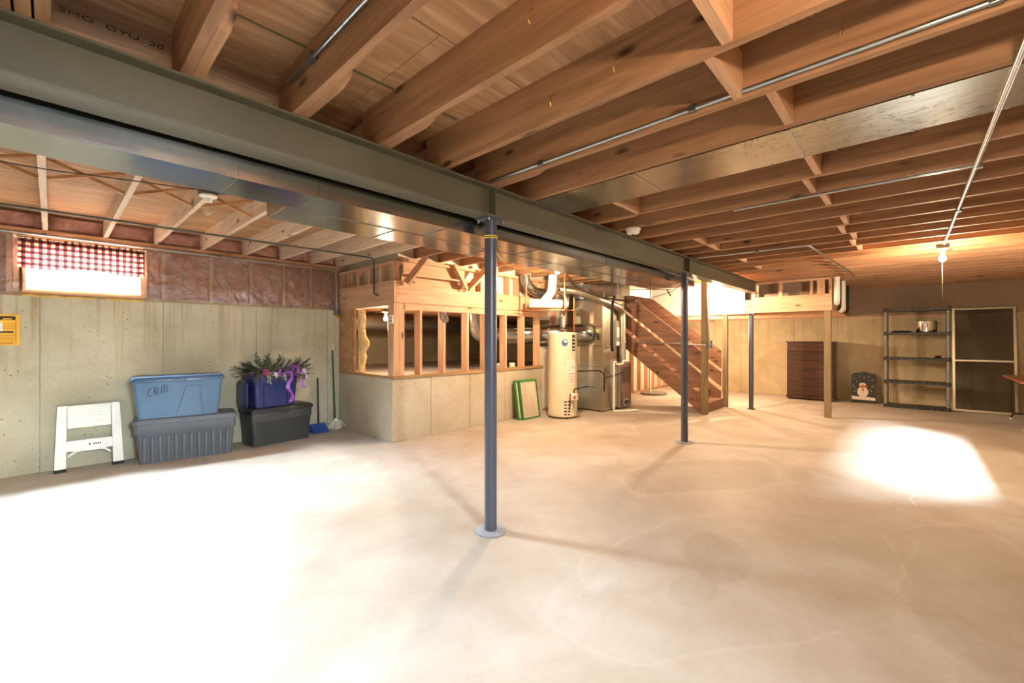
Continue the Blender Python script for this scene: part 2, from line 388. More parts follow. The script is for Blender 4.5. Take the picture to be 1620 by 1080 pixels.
studs = [-2.1, -1.7, -1.3, -.9, -.5, -.29, -.245, .76, .93, 1.42, 1.88, 2.3, 2.68, 3.08]
st0 = MB().box(-.019, .019, 0, .14, ZC+.038, 2.455).build('stud', 'stud', wl); st0.location = (studs[0], YW, 0)
for x in studs[1:]: inst(st0, (x, YW, 0), wl)
def batt(x0, x1, z0, z1, y, amp, name, par, mat='insul', seed=0):
    def fn(u, v):
        x, z = x0+(x1-x0)*u, z0+(z1-z0)*v
        e = min(1, 6*min(u, 1-u, v, 1-v))
        return (x, y-amp*e*(.75+.8*noise.noise((x*5+seed, z*5, seed))+.3*noise.noise((x*16, z*16, seed))), z)
    b = MB().grid(fn, 14, 12); b.box(x0, x1, y+.005, y+.06, z0, z1)
    return b.build(name, mat, par, True)
for a, b in zip(studs, studs[1:]):
    if b-a < .1 or (a < 0 < b and b-a > .9): continue
    batt(a+.02, b-.02, ZC+.04, 2.453, YW+.07, .045, 'insulation_batt', wl, seed=a)
MB().box(WX0-.04, WX1+.04, YW+.0, YW+.14, 2.44, 2.455).build('window_head', 'joist_x', wl)
# clear plastic sheet stapled over the studs
def sheet(x0, x1, seed):
    def fn(u, v):
        x, z = x0+(x1-x0)*u, ZC+.01+(2.45-ZC)*v
        rg = 1-abs(noise.noise((x*3+z*2.2, z*3-x*1.4, seed)))*2.2
        r2 = 1-abs(noise.noise((x*7-z*5, z*6+x*2, seed+9)))*2.6
        w = -.014*max(0, rg)**3-.009*max(0, r2)**3+.006*noise.noise((x*4, z*4, seed+3))
        return (x, YW-.012+w, z)
    return MB().grid(fn, int((x1-x0)*60)+2, 38).build('plastic_sheet', 'poly', wl, True)
sheet(XB, WX0-.02, 1); sheet(WX1+.03, 3.05, 5)
for a, b in ((WX0+.0, .34), (.42, WX1)):
    MB().tube([(a+(b-a)*k/9, YW-.004, ZC+.004+.006*math.sin(k*2.1)) for k in range(10)], [.008+.005*random.random() for k in range(10)], 7).build('foam_bead', 'foam', wl, True)
# ---- window in the left wall
def window(n, xc0, xc1, z0, z1, yin, yout, sgn):
    w = sroot('window_%d' % n); yc = (yin+yout)/2; lo, hi = min(yin, yout), max(yin, yout)
    def fr(a, b, c, d, t, ylo, yhi, nm, mat):
        m = MB().box(a, a+t, ylo, yhi, c, d).box(b-t, b, ylo, yhi, c, d).box(a+t, b-t, ylo, yhi, c, c+t).box(a+t, b-t, ylo, yhi, d-t, d)
        return m.build(nm, mat, w)
    fr(xc0, xc1, z0, z1, .022, lo, hi, 'window_frame', 'joist_x')
    y1, y2 = yout-sgn*.07, yout-sgn*.02
    fr(xc0+.022, xc1-.022, z0+.022, z1-.022, .045, min(y1, y2), max(y1, y2), 'sash', 'white_frame')
    MB().box(xc0+.06, xc1-.06, (y1+y2)/2-.003, (y1+y2)/2+.003, z0+.06, z1-.06).build('pane', 'glass', w)
    MB().box(xc0-.01, xc1+.01, min(yin, yin-sgn*.02), max(yin, yin-sgn*.02), z0-.018, z0+.004).build('window_sill', 'joist_x', w)
    la = MB().box((xc0+xc1)/2-.04, (xc0+xc1)/2+.04, min(y1, y1-sgn*.02), max(y1, y1-sgn*.02), z0+.045, z0+.065).build('latch', 'alu', w)
    return w
window(1, WX0, WX1, WZ0, WZ1, YW, YW+.16, 1)
# ---- right wall (beside and behind the camera) with two windows
wr = MB(); RH = [(-.2, .8, 1.9, 2.42), (6.7, 7.7, 1.9, 2.42)]
holes_wall(wr, (YR-.22, YR), XB-.22, XF+.2, 0, ZS, RH, 'x'); struct(wr.build('wall_right', 'concrete_far'))
window(2, *RH[0], YR, YR-.2, -1); window(3, *RH[1], YR, YR-.2, -1)
struct(MB().box(XB-.22, XB, YR, YW+.2, 0, ZS).build('wall_back', 'concrete_far'))
# ---- far wall
wf = struct(MB().box(XF+.012, XF+.22, YR, 5.3, 0, 1.86).build('wall_far', 'concrete_far'))
jy = [YR, -.85, .3, 1.25, 2.11, 3.29, 4.4, 5.3]
for a, b in zip(jy, jy[1:]):
    MB().box(XF-.002*random.random(), XF+.02, a+.003, b-.003, 0, 1.86).build('concrete_panel', 'concrete_far', wf, bevel=.002, seg=1)
MB().box(XF-.02, XF+.2, YR, 5.3, 1.86, 1.885).build('ledger', 'joist_y', wf)
MB().box(XF+.0, XF+.2, YR, 5.3, 1.885, ZS).build('painted_panel', 'taupe', wf)
# ---- half wall round the crawl space
hw = sroot('wall_half')
hx = [3.12, 3.75, 4.5, 5.3, 6.32]
for a, b in zip(hx, hx[1:]):
    MB().box(a+(.0 if a == 3.12 else .003), b-.003, 5.1, 5.32, 0, .85).build('concrete_panel', 'concrete_half', hw, bevel=.003, seg=1)
for a, b in ((5.325, 5.62), (5.62, 6.655)):
    MB().box(3.12, 3.34, a+.003, b, 0, .85).build('concrete_panel', 'concrete_half', hw, bevel=.003, seg=1)
MB().box(3.12, 3.26, 5.24, 6.655, .851, .889).build('sill_plate', 'treated', hw)
MB().box(3.12, 6.32, 5.08, 5.22, .851, .889).build('sill_plate', 'treated', hw)
# ---- crawl space beyond it
struct(MB().box(3.345, 8.6, 5.33, 9.2, .70, .80).build('floor_crawlspace', 'floor'))
struct(MB().box(3.345, 8.6, 9.2, 9.3, .8, 2.13).build('wall_crawlspace_back', 'concrete_far'))
struct(MB().box(3.12, 3.34, 6.665, 9.2, 0, ZS).build('wall_crawlspace_left', 'concrete_far'))
struct(MB().box(8.6, 8.7, 5.33, 9.2, .0, 2.13).build('wall_crawlspace_right', 'concrete_far'))
cc = struct(MB().box(3.345, 8.6, 5.33, 9.2, 2.13, 2.15).build('ceiling_crawlspace', 'ply'))
cj = MB().box(-.019, .019, 5.335, 9.19, 1.885, 2.128).build('joist', 'joist', cc); cj.location = (3.9, 0, 0)
for k in range(1, 11): inst(cj, (3.9+.42*k, 0, 0), cc)
# ---- stud framing on the half wall
fw = sroot('wall_framed')
def wpart(name, mat, *b): return MB().box(*b).build(name, mat, fw)
wpart('header', 'joist_x', 3.16, 6.42, 5.06, 5.10, 1.885, 2.14)
wpart('header', 'joist_y', 3.12, 3.158, 5.06, 6.655, 1.885, 2.14)
wpart('plate', 'joist_x', 3.30, 6.42, 5.08, 5.22, 1.795, 1.882)
wpart('plate', 'joist_y', 3.12, 3.26, 5.24, 6.655, 1.845, 1.883)
wpart('corner_post', 'stud', 3.135, 3.30, 5.09, 5.235, .89, 1.883)
sx = [3.545, 3.965, 4.42, 4.82, 5.28, 5.74, 6.17]
s0 = MB().box(0, .038, 5.082, 5.218, .89, 1.795).build('stud', 'stud', fw)
s0.location = (sx[0], 0, 0)
for x in sx[1:]: inst(s0, (x, 0, 0), fw)
wpart('end_panel', 'ply', 3.115, 3.16, 6.17, 6.655, .89, 1.845)
# upper cripple framing
wpart('top_plate', 'joist_y', 3.12, 3.26, 5.06, 6.655, 2.40, 2.44); wpart('top_plate', 'joist_x', 3.26, 6.42, 5.06, 5.2, 2.45, 2.49)
wpart('bottom_plate', 'joist_y', 3.12, 3.26, 5.06, 6.655, 2.142, 2.18)
for y in (5.12, 5.42, 5.74, 6.06, 6.38, 6.61):
    wpart('cripple_stud', 'stud', 3.125, 3.215, y-.019, y+.019, 2.18, 2.40)
wpart('backing_panel', 'drywall', 3.27, 3.29, 5.2, 6.655, 2.142, ZS); wpart('backing_panel', 'drywall', 3.29, 6.42, 5.21, 5.23, 2.142, ZS)
for x in (4.72, 5.05, 5.38, 5.62, 5.88, 6.12, 6.38):
    wpart('cripple_stud', 'stud', x-.019, x+.019, 5.07, 5.19, 2.142, 2.45)
wpart('ledger', 'joist_x', 3.34, 4.45, 5.02, 5.058, 2.26, 2.285)
wpart('upper_board', 'joist_x', 3.30, 4.40, 5.12, 5.15, 2.29, 2.52); wpart('upper_board', 'joist_x', 3.30, 4.70, 5.17, 5.20, 2.142, 2.29)
for p, q in (((3.30, 5.04, 2.15), (3.50, 4.86, 2.50)), ((4.12, 5.05, 2.50), (4.36, 5.05, 2.16)), ((4.70, 4.92, 2.50), (4.38, 5.03, 2.15))):
    MB().bar(p, q, .038, .14, (0, 1, .3)).build('knee_brace', 'joist_x', fw)
# torn insulation in the opening
def torn(u, v):
    z = .90+.93*v; w = .10+.10*max(0, noise.noise((z*5, 3, 1)))+.14*math.exp(-((z-1.32)/.10)**2)
    a = u*2*math.pi
    return (3.20+.05*math.cos(a)+.012*noise.noise((a*2, z*20, 0)), 6.14-w*.5+w*.6*math.sin(a)+.02*noise.noise((a, z*24, 7)), z)
MB().grid(torn, 14, 40).build('torn_insulation', 'insul_y', fw, True)
# ---- utility side wall behind furnace and stairs
m = MB(); holes_wall(m, (5.30, 5.36), 6.42, XF, 0, ZS, [(6.42, 6.80, 1.24, 1.76)], 'x'); wu = struct(m.build('wall_utility', 'drywall'))
us = MB().box(-.019, .019, 5.20, 5.298, .04, 2.44).build('stud', 'stud', wu); us.location = (6.84, 0, 0)
for k in range(2, 15): inst(us, (6.46+.405*k, 0, 0), wu)
MB().box(6.42, XF, 5.20, 5.298, 0, .038).build('bottom_plate', 'treated', wu); MB().box(6.42, XF, 5.20, 5.298, 2.442, 2.48).build('top_plate', 'joist_x', wu)
# ---- landing box over the far side of the stairs
la = sroot('wall_landing')
def lp(name, mat, *b): return MB().box(*b).build(name, mat, la)
lp('header', 'joist_y', 9.35, 9.39, 1.04, 2.42, 1.895, 2.15)
lp('header', 'joist_x', 9.39, 12.28, 1.04, 1.08, 1.895, 2.15)
lp('bottom_plate', 'joist_y', 9.35, 9.45, 1.04, 2.30, 2.152, 2.19); lp('top_plate', 'joist_y', 9.35, 9.45, 1.04, 2.42, 2.44, 2.48)
for y, w in ((1.06, .04), (1.20, .11), (1.34, .04), (1.82, .06), (2.27, .05)):
    lp('cripple_stud', 'stud', 9.355, 9.445, y-w/2, y+w/2, 2.19, 2.44)
lp('backing_panel', 'taupe', 9.60, 9.62, 1.1, 2.6, 2.152, ZS)
lp('backing_panel', 'taupe', 9.45, 12.28, 1.10, 1.12, 2.152, ZS)
lp('drywall_panel', 'white_wall', 9.36, 9.38, 2.43, 5.19, 1.885, ZS)
lp('underside', 'joist_y', 9.39, 12.27, 1.085, 5.19, 1.99, 2.01)
for k in range(7):
    lp('joist', 'joist_y', 9.39+.4*k+.2, 9.39+.4*k+.238, 1.085, 5.19, 1.89, 1.988)
# ---- ceiling: subfloor sheets, joists, blocking
ce = struct(MB().box(XB-.2, XF+.2, YR-.2, YW+.2, ZS+.018, ZS+.08).build('ceiling', 'drywall'))
xs = [XB-.2+2.44*k for k in range(7)]; r = 0
y = YR-.2
while y < YW+.1:
    off = 0 if r % 2 == 0 else -1.22; x = XB-.2+off
    while x < XF+.2:
        a, b = max(x, XB-.2), min(x+2.437, XF+.2)
        if b-a > .05: MB().box(a, b, y+.002, min(y+1.216, YW+.2), ZS, ZS+.017).build('plywood_panel', 'ply', ce)
        x += 2.44
    y += 1.22; r += 1
RX = [-1.62, -1.21, -.80, -.38, -.09, -.045, .0, .396, .828, 1.282, 1.737, 2.167, 2.594, 3.053, 3.516, 3.924, 4.369, 4.79, 5.196, 5.628, 6.024, 6.432, 6.822]
while RX[-1] < 12.0: RX.append(RX[-1]+.41)
RX = [x for x in RX if x < XF]
j0 = MB().box(-.038, 0, YR+.0, 2.36, ZJ, ZS-.001).build('joist', 'joist', ce); j0.location = (RX[0], 0, 0)
for x in RX[1:]: inst(j0, (x, 0, 0), ce)
# ends of the other joists lapped over the beam
lap = MB().prism([(1.62, ZS-.001), (1.70, ZJ+.02), (1.78, ZJ+.0), (2.36, ZJ), (2.36, ZS-.001)], lambda y, z: (.001, y, z), lambda y, z: (.039, y, z)).build('lapped_end', 'joist', ce)
lap.location = (.396, 0, 0)
for x in (.828, 1.282, 2.167, 3.516, 4.369, 5.196): inst(lap, (x, random.uniform(.0, .12), 0), ce)
# left bay joists
LX = [-1.87, -1.41, -.95, -.485, -.023, .439, .88, 1.342, 1.822, 2.289, 2.726, 3.12]
jl = MB().box(-.038, 0, 2.37, YW+.14, 2.534, ZS-.001).build('joist', 'daylit_joist', ce); jl.location = (LX[0], 0, 0)
for x in LX[1:]: inst(jl, (x, 0, 0), ce)
js = MB().box(-.038, 0, 2.37, 5.19, 2.534, ZS-.001).build('joist', 'joist', ce); js.location = (3.55, 0, 0)
for k in range(1, 14): inst(js, (3.55+.43*k, 0, 0), ce)
for a, b in zip(LX, LX[1:]):
    batt(a+.002, b-.04, 2.536, ZS-.004, YW+.07, .05, 'rim_insulation', ce, seed=a*3)
    if b < 1.7:
        for k, (z0, z1) in enumerate(((2.55, 2.70), (2.70, 2.55))):
            MB().bar((a+.004, 4.55+.03*k, z0), (b-.042, 4.55+.03*k, z1), .038, .022, (0, 0, 1)).build('cross_bridging', 'bridge', ce)
# solid blocking between right-bay joists
def blk(i, y, h=.2):
    a, b = RX[i]+.001, RX[i+1]-.039
    MB().box(a, b, y-.019, y+.019, ZJ+.004, ZJ+h).build('blocking', 'joist_x', ce)
i0 = RX.index(1.282)
for k, yy in ((0, .50), (1, .58), (2, .46), (4, .46), (5, .54), (6, .5), (8, .46), (9, .52), (10, .46), (11, .5), (12, .47)): blk(i0+k, yy)
for k in (3, 4, 8, 9, 12, 14): blk(i0+k, 1.75)
text('lumber_stamp', 'SHG  GYU  20', .055, 'stamp', ce, Matrix.Translation((.185, 2.50, ZS-.001)) @ Matrix.Rotation(math.pi, 4, 'X'))
for x, y, z in ((1.243, 1.05, 2.60), (1.698, 1.3, 2.56), (1.698, .95, 2.58), (2.128, .2, 2.60)):
    MB().tube([(x, y, z+.05), (x-.02, y+.004, z+.03), (x-.024, y+.006, z), (x-.012, y+.008, z-.014), (x-.004, y+.008, z-.006)], .0025, 6).build('wire_hook', 'brass', ce, True)
for x in (.45, .9, 1.33): 
    MB().box(x, x+.34, 2.01, 2.022, ZS-.003, ZS+.001).build('glue_line', 'green_glue', ce)
# ================================================================ STEEL, DUCTS, CONDUITS
bm_ = thing('steel_beam', 'long olive painted steel I-beam running under the joists', 'beam', (0, 2.25, 2.267))
MB().box(XB+.02, 9.34, 2.178, 2.322, 2.267, 2.279).build('bottom_flange', 'steel_olive', bm_)
MB().box(XB+.02, 9.34, 2.178, 2.322, 2.471, 2.482).build('top_flange', 'steel_olive', bm_)
MB().box(XB+.02, 9.34, 2.244, 2.256, 2.279, 2.471).build('web', 'steel_olive', bm_)
for x in (2.17, 5.82): MB().box(x-.006, x+.006, 2.18, 2.244, 2.28, 2.47).build('stiffener', 'steel_olive', bm_)
def column(x, y, label, ztop, r=.0445, mat='steel_grey', ring=False):
    t = thing('steel_column', label, 'column', (x, y, 0), 'steel columns under the beam')
    MB().tube([(x, y, .012), (x, y, ztop-.012)], r, 24).build('pole', mat, t, True)
    MB().box(x-.09, x+.09, y-.07, y+.07, ztop-.012, ztop-.0005).build('cap_plate', mat, t)
    for sx_ in (-.07, .07):
        for sy_ in (-.055, .055):
            MB().tube([(x+sx_, y+sy_, ztop-.03), (x+sx_, y+sy_, ztop-.012)], .010, 6).build('bolt', 'bracket', t)
    MB().tube([(x, y, .0), (x, y, .012)], r+.03, 20).build('base_plate', mat, t, True)
    if ring:
        MB().lathe([(.0, .001), (.115, .001), (.118, .008), (.10, .012), (.0, .013)], (x, y, 0), 28).build('grout_collar', 'sealant', t, True)
    return t
c1 = column(2.185, 2.25, 'grey steel column with yellow cord tied round its top', 2.267, ring=True)
c2 = column(5.82, 2.25, 'grey steel column between furnace and shelving with string tied near top', 2.267, ring=True)
c3 = column(9.45, 2.34, 'thin grey steel column under the landing header by the stairs', 1.893, .042)
# yellow cord round the first column, running to the lamp and on
t = thing('yellow_cord', 'thin yellow cord wound round the grey steel column and strung to the lamp', 'cord', (2.185, 2.25, 2.13))
for z in (2.125, 2.14): MB().tube(arc((2.185, 2.25, z), .048, 0, 2*math.pi, (1,0,0), (0,1,0), 20), .004, 6).build('loop', 'rope_yellow', t, True)
MB().tube([(2.225, 2.28, 2.13), (2.6, 2.62, 2.142), (3.2, 3.06, 2.15), (4.1, 3.4, 2.22), (4.98, 3.74, 2.44)], .004, 6).build('strand', 'rope_yellow', t, True)
t = thing('hanging_wire', 'thin sagging wire strung from furnace pipe to the column by the stairs', 'wire', (5.82, 2.25, 2.08))
MB().tube([(5.78, 2.28, 2.12), (5.74, 2.4, 2.03), (5.8, 2.9, 1.93), (6.1, 3.4, 1.92), (6.5, 3.8, 1.97), (6.75, 4.1, 2.05)], .005, 6).build('strand', 'black_plastic', t, True)
MB().tube([(5.72, 2.45, 2.06), (5.77, 2.42, 1.98)], .010, 6).build('toggle', 'weathered', t)
# trunk ducts
def trunk(name, label, x0, x1, y0, y1, z0, z1, seams):
    t = thing(name, label, 'duct', (x0, y0, z0))
    ed = [x0]+seams+[x1]
    for a, b in zip(ed, ed[1:]):
        MB().box(a+.001, b-.001, y0, y1, z0, z1).build('duct_section', 'galv', t, bevel=.003, seg=1)
    for s in seams:
        m = MB().box(s-.007, s+.007, y0-.001, y1+.001, z0-.004, z0-.0005).box(s-.006, s+.006, y0-.003, y0-.0005, z0, z1)
        m.build('drive_cleat', 'galv', t)
    MB().box(x0, x1, y0-.006, y0-.0005, z0-.004, z0+.008).build('corner_hem', 'galv', t)
    return t
trunk('supply_duct', 'long narrow galvanised supply duct hugging the steel beam', XB+.05, 6.52, 2.372, 2.69, 2.17, 2.525, [-1.2, .0, .62, 1.0, 1.9, 2.9, 4.0, 5.1, 6.0])
trunk('return_duct', 'shorter galvanised return duct lying beside the long supply duct', .94, 6.45, 2.70, 3.025, 2.17, 2.525, [1.68, 2.6, 3.5, 4.5, 5.4])
# panned joist bay
t = thing('panned_joist_duct', 'scratched sheet metal pan nailed under two joists', 'duct', (2.6, 0, ZJ))
for a, b in ((YR+.02, -.32), (-.32, .48), (.48, 1.35), (1.35, 2.17)):
    MB().box(2.60, 3.06, a+.001, b-.001, ZJ-.004, ZJ-.0005).build('sheet_panel', 'galv_scr' if 'galv_scr' in M else 'galv_d', t)
for yy in (-.32, .48, 1.35): MB().box(2.60, 3.06, yy-.014, yy+.014, ZJ-.007, ZJ-.0045).build('seam_strip', 'galv', t)
for k in range(12):
    for x in (2.612, 3.048): MB().tube([(x, -1.6+.32*k, ZJ-.009), (x, -1.6+.32*k, ZJ-.004)], .006, 6).build('nail_head', 'conduit', t)
# conduits
def pipe(name, label, cat, pts, r, mat, straps=(), rr=.06, n=10, up=.0, group=None):
    P = bent(pts, rr); o = thing(name, label, cat, tuple(pts[0]), group)
    MB().tube(P, r, n).build('run', mat, o, True)
    for s in straps:
        s = Vector(s); MB().box(s.x-r-.006, s.x+r+.006, s.y-r-.006, s.y+r+.006, s.z-r-.004, s.z+r+.006).build('strap', 'bracket', o, bevel=.003)
    return o
pipe('conduit', 'steel conduit clipped high on a joist side beside the plywood lumber stamp', 'conduit', [(.772, YR+.01, 2.618), (.772, 2.17, 2.618)], .011, 'conduit', [(.772, 1.9, 2.618)])
pipe('conduit', 'bright steel conduit clipped low along the joist near the column top', 'conduit', [(2.114, YR+.01, 2.51), (2.114, 2.17, 2.505)], .011, 'conduit', [(2.114, 1.72, 2.506), (2.114, .78, 2.508), (2.114, -.2, 2.51)])
pipe('conduit', 'steel conduit crossing under the joists to the lit ceiling bulb', 'conduit', [(1.02, -.31, 2.468), (6.9, -.26, 2.468)], .0115, 'conduit', [(3.92, -.3, 2.468), (5.16, -.28, 2.468)])
pipe('conduit', 'thin conduit under one joist meeting the crossing conduit', 'conduit', [(3.905, 1.1, 2.472), (3.905, -.285, 2.472)], .009, 'conduit')
pipe('conduit', 'bent conduit angling from under the joists to the white drain pipes', 'conduit', [(5.89, 2.1, 2.472), (5.95, .88, 2.472), (8.75, .74, 2.472), (9.2, .72, 2.44)], .011, 'conduit', [(5.92, 1.4, 2.472), (8.3, .76, 2.472)])
pipe('conduit', 'long thin conduit along the top of the left wall dropping to a box', 'conduit', [(XB+.01, YW-.035, 2.482), (2.98, YW-.035, 2.46), (3.04, YW-.06, 2.44), (3.05, YW-.06, 1.86)], .010, 'conduit', [(-.05, YW-.032, 2.482), (1.5, YW-.032, 2.472)])
pipe('conduit', 'dark conduit crossing under the daylit joists and dropping beside the framed corner', 'conduit', [(XB+.01, 5.60, 2.52), (3.07, 5.50, 2.52), (3.07, 5.50, 2.02), (3.11, 5.44, 2.0)], .011, 'dark_box')
def bx(name, label, cat, *b, mat='dark_box', bev=.004):
    return tag(MB().box(*b).build(name, mat, None, bevel=bev), label, cat)
t = thing('junction_box', 'grey metal junction box with brass fitting at the end of the left wall', 'box', (3.05, YW-.06, 1.75))
MB().box(3.015, 3.085, YW-.10, YW-.02, 1.76, 1.86).build('body', 'bracket', t, bevel=.01); MB().tube([(3.06, YW-.07, 1.72), (3.06, YW-.07, 1.76)], .022, 10).build('fitting', 'brass', t, True)
t = thing('outlet_box', 'white outlet on the corner post of the stud framing', 'outlet', (3.13, 5.13, 1.6))
MB().box(3.118, 3.134, 5.095, 5.17, 1.595, 1.715).build('plate', 'white_plastic', t, bevel=.003)
for z in (1.635, 1.675): MB().box(3.115, 3.1175, 5.115, 5.15, z-.012, z+.012).build('socket', 'grey_plastic', t)
# ================================================================ LAMPS
def lamp(label, x, y, z, ztop, power, lit=True, chain=.0, r=.034, box=True):
    t = thing('ceiling_lamp', label, 'lamp', (x, y, z))
    MB().box(x-.055, x+.055, y-.055, y+.055, ztop-.045, ztop).build('junction_box', 'dark_box', t, bevel=.006)
    MB().lathe([(.0, .0), (.055, .0), (.058, -.012), (.03, -.022), (.024, -.05), (.0, -.05)], (x, y, ztop-.046), 20).build('lampholder', 'white_plastic', t, True)
    zb = ztop-.097
    b = MB().lathe([(.014, 0), (.015, -.02), (.028, -.05), (r, -.07), (.026, -.09), (.012, -.1), (0, -.101)], (x, y, zb), 18).build('bulb', 'glow' if lit else 'bulb_glass', t, True)
    if not lit: MB().tube([(x-.008, y, zb-.05), (x, y, zb-.062), (x+.008, y, zb-.05)], .0015, 5).build('filament', 'conduit', b)
    if chain:
        MB().tube([(x+.04, y, ztop-.06), (x+.04, y, ztop-.06-chain)], .0009, 5).build('pull_chain', 'weathered', t)
    if lit:
        l = bpy.data.lights.new('bulb_light', 'POINT'); l.energy = power; l.color = WARM; l.shadow_soft_size = .035
        o = bpy.data.objects.new('bulb_light', l); COL.objects.link(o); o.location = (x, y, zb-.155)
    return t
lamp('lit bare bulb in a porcelain holder above the water heater', 5.02, 3.78, 2.2, 2.53, 125)
lamp('lit bare bulb with pull cord at the far end of the crossing conduit', 7.0, -.25, 2.2, 2.482, 75, chain=.55)
lamp('lit bare bulb with long pull cord inside the crawl space', 3.70, 6.25, 1.6, 1.88, 36, chain=.8)
lamp('lit bare bulb tucked behind the beam above the stairs', 8.45, 2.62, 2.25, 2.53, 110)
lamp('lit bare bulb at the near end of the crossing conduit', .95, -.31, 2.2, 2.482, 30)
lamp('lit bare bulb under the landing joists behind the stairs', 10.41, 3.55, 1.6, 1.888, 110)
lamp('unlit clear bulb in a porcelain holder under the daylit joists', .79, 3.80, 2.2, 2.50, 0, False)
pipe('cable', 'short cable from the unlit bulb holder to the return duct', 'cable', [(.845, 3.80, 2.48), (1.05, 3.55, 2.47), (1.3, 3.25, 2.49), (1.42, 3.06, 2.52)], .008, 'dark_box')
pipe('wire', 'thin wire sagging under the daylit joists to the unlit bulb holder', 'wire', [(-.9, 4.35, 2.525), (0, 4.2, 2.52), (.45, 4.0, 2.51), (.735, 3.82, 2.485)], .004, 'black_plastic')
t = thing('pipe_hanger', 'dark metal hanger strap under the duct end by the stairs', 'hanger', (6.3, 2.9, 2.1))
MB().bar((5.9, 3.10, 2.13), (6.5, 2.72, 2.15), .03, .008).build('strap', 'black_iron', t); MB().bar((6.2, 2.91, 2.135), (6.2, 2.91, 2.02), .012, .03, (1, 0, 0)).build('hook', 'black_iron', t)
# smoke alarm
t = thing('smoke_alarm', 'round white smoke alarm under the joists beside the beam', 'smoke alarm', (3.92, 2.02, ZJ))
MB().lathe([(0, 0), (.072, 0), (.074, -.012), (.064, -.018), (0, -.018)], (3.92, 2.02, ZJ-.0005), 28).build('base', 'white_plastic', t, True)
MB().lathe([(0, 0), (.064, 0), (.060, -.028), (.045, -.036), (0, -.038)], (3.92, 2.02, ZJ-.019), 28).build('cover', 'white_plastic', t, True)
MB().lathe([(0, 0), (.016, 0), (.012, -.005), (0, -.006)], (3.92, 2.02, ZJ-.0575), 14).build('button', 'grey_plastic', t, True)
# ================================================================ WATER HEATER
hx_, hy_ = 6.245, 4.586
t = thing('water_heater', 'tall cream cylindrical gas water heater with stickers', 'water heater', (hx_, hy_, 0))
MB().lathe([(0, .03), (.25, .03), (.262, .035), (.262, .09), (.258, .095), (.258, 1.46), (.262, 1.465), (.262, 1.49), (.24, 1.505), (0, 1.512)], (hx_, hy_, 0), 48).build('tank', 'heater_enamel', t, True)
for k in range(3):
    a = k*2.1; MB().tube([(hx_+.2*math.cos(a), hy_+.2*math.sin(a), 0), (hx_+.2*math.cos(a), hy_+.2*math.sin(a), .03)], .02, 8).build('foot', 'black_iron', t)
A0 = math.atan2(-hy_, -hx_)          # direction to the viewer's side
def on_tank(a, z, r=.2595): return Vector((hx_+r*math.cos(A0+a), hy_+r*math.sin(A0+a), z))
def sticker(name, a0, a1, z0, z1, mat, r=.2597, par=None):
    return MB().grid(lambda u, v: on_tank(a0+(a1-a0)*u, z0+(z1-z0)*v, r), 8, 2).build(name, mat, par or t, True)
s1 = sticker('label', .32, .95, .60, 1.02, 'white_paper')
sticker('print_block', .36, .60, .84, 1.0, 'grey_plastic', .2601, s1); sticker('print_panel', .375, .585, .85, .99, 'white_paper', .2605, s1)
for k in range(4): sticker('print_line', .40, .55, .87+.028*k, .876+.028*k, 'ink', .2609, s1)
for k in range(6): sticker('print_line', .64, .90, .86+.025*k, .866+.025*k, 'ink', .2601, s1)
for k in range(7): sticker('print_line', .36, .91, .63+.026*k, .640+.026*k, 'pink_print', .2601, s1)
s2 = sticker('rating_plate', .70, .97, 1.18, 1.46, 'ink')
for k in range(4): sticker('print_line', .74, .93, 1.21+.06*k, 1.225+.06*k, 'white_paper', .2601, s2)
# brand emblem: three blue swirls
em = sticker('emblem', -.06, .46, 1.24, 1.41, 'heater_enamel', .2598)
for k in range(3):
    pts = [on_tank(.20+(.23-.04*k)*math.cos(q*.5+.5+k*.6), 1.325+(.06-.012*k)*math.sin(q*.5+.5+k*.6)+.012*k, .262) for q in range(11)]
    MB().tube(pts, [.003+.009*math.sin(math.pi*q/10) for q in range(11)], 6).build('swirl', 'logo_blue', em, True)
for r_ in range(5):
    for c_ in range(2):
        MB().grid(lambda u, v: on_tank(.10+.25*c_+.18*u, .07+.055*r_+.022*v, .2632), 4, 1).build('vent_slot', 'black_iron', t)
# gas valve
gp = on_tank(.72, .36, .30)
g = MB().box(gp.x-.05, gp.x+.05, gp.y-.05, gp.y+.05, .33, .45).build('gas_valve', 'pvc', t, bevel=.012)
MB().tube([gp+Vector((-.05, -.04, .03)), gp+Vector((-.075, -.07, .03))], .022, 12).build('dial', 'red_paint', g, True)
MB().tube([gp+Vector((0, 0, -.03)), gp+Vector((0, 0, -.16)), on_tank(.72, .17, .262)], .008, 8).build('gas_tube', 'alu', t, True)
MB().tube(bent([gp+Vector((.0, 0, .09)), gp+Vector((.0, .0, .16)), gp+Vector((.22, -.14, .2))], .03), .011, 8).build('gas_pipe', 'black_iron', t, True)
MB().tube([on_tank(.5, .16, .262), on_tank(.5, .44, .275)], .010, 8).build('drain_rod', 'black_iron', t, True)
# draft hood and flue
MB().lathe([(.055, .03), (.085, 0), (.085, -.02), (.06, -.025)], (hx_, hy_, 1.565), 20).build('draft_hood', 'galv', t, True)
for a in (0, 2.1, 4.2): MB().tube([(hx_+.075*math.cos(a), hy_+.075*math.sin(a), 1.508), (hx_+.075*math.cos(a), hy_+.075*math.sin(a), 1.548)], .005, 6).build('hood_leg', 'galv', t)
pipe('heater_flue', 'galvanised flue with elbows rising from the water heater', 'flue pipe', [(hx_, hy_, 1.597), (hx_, hy_, 1.80), (hx_+.02, hy_+.02, 1.86), (hx_+.08, hy_-.02, 1.98), (hx_+.08, hy_-.02, 2.17), (hx_+.05, hy_+.12, 2.26)], .055, 'galv', rr=.05, n=16)
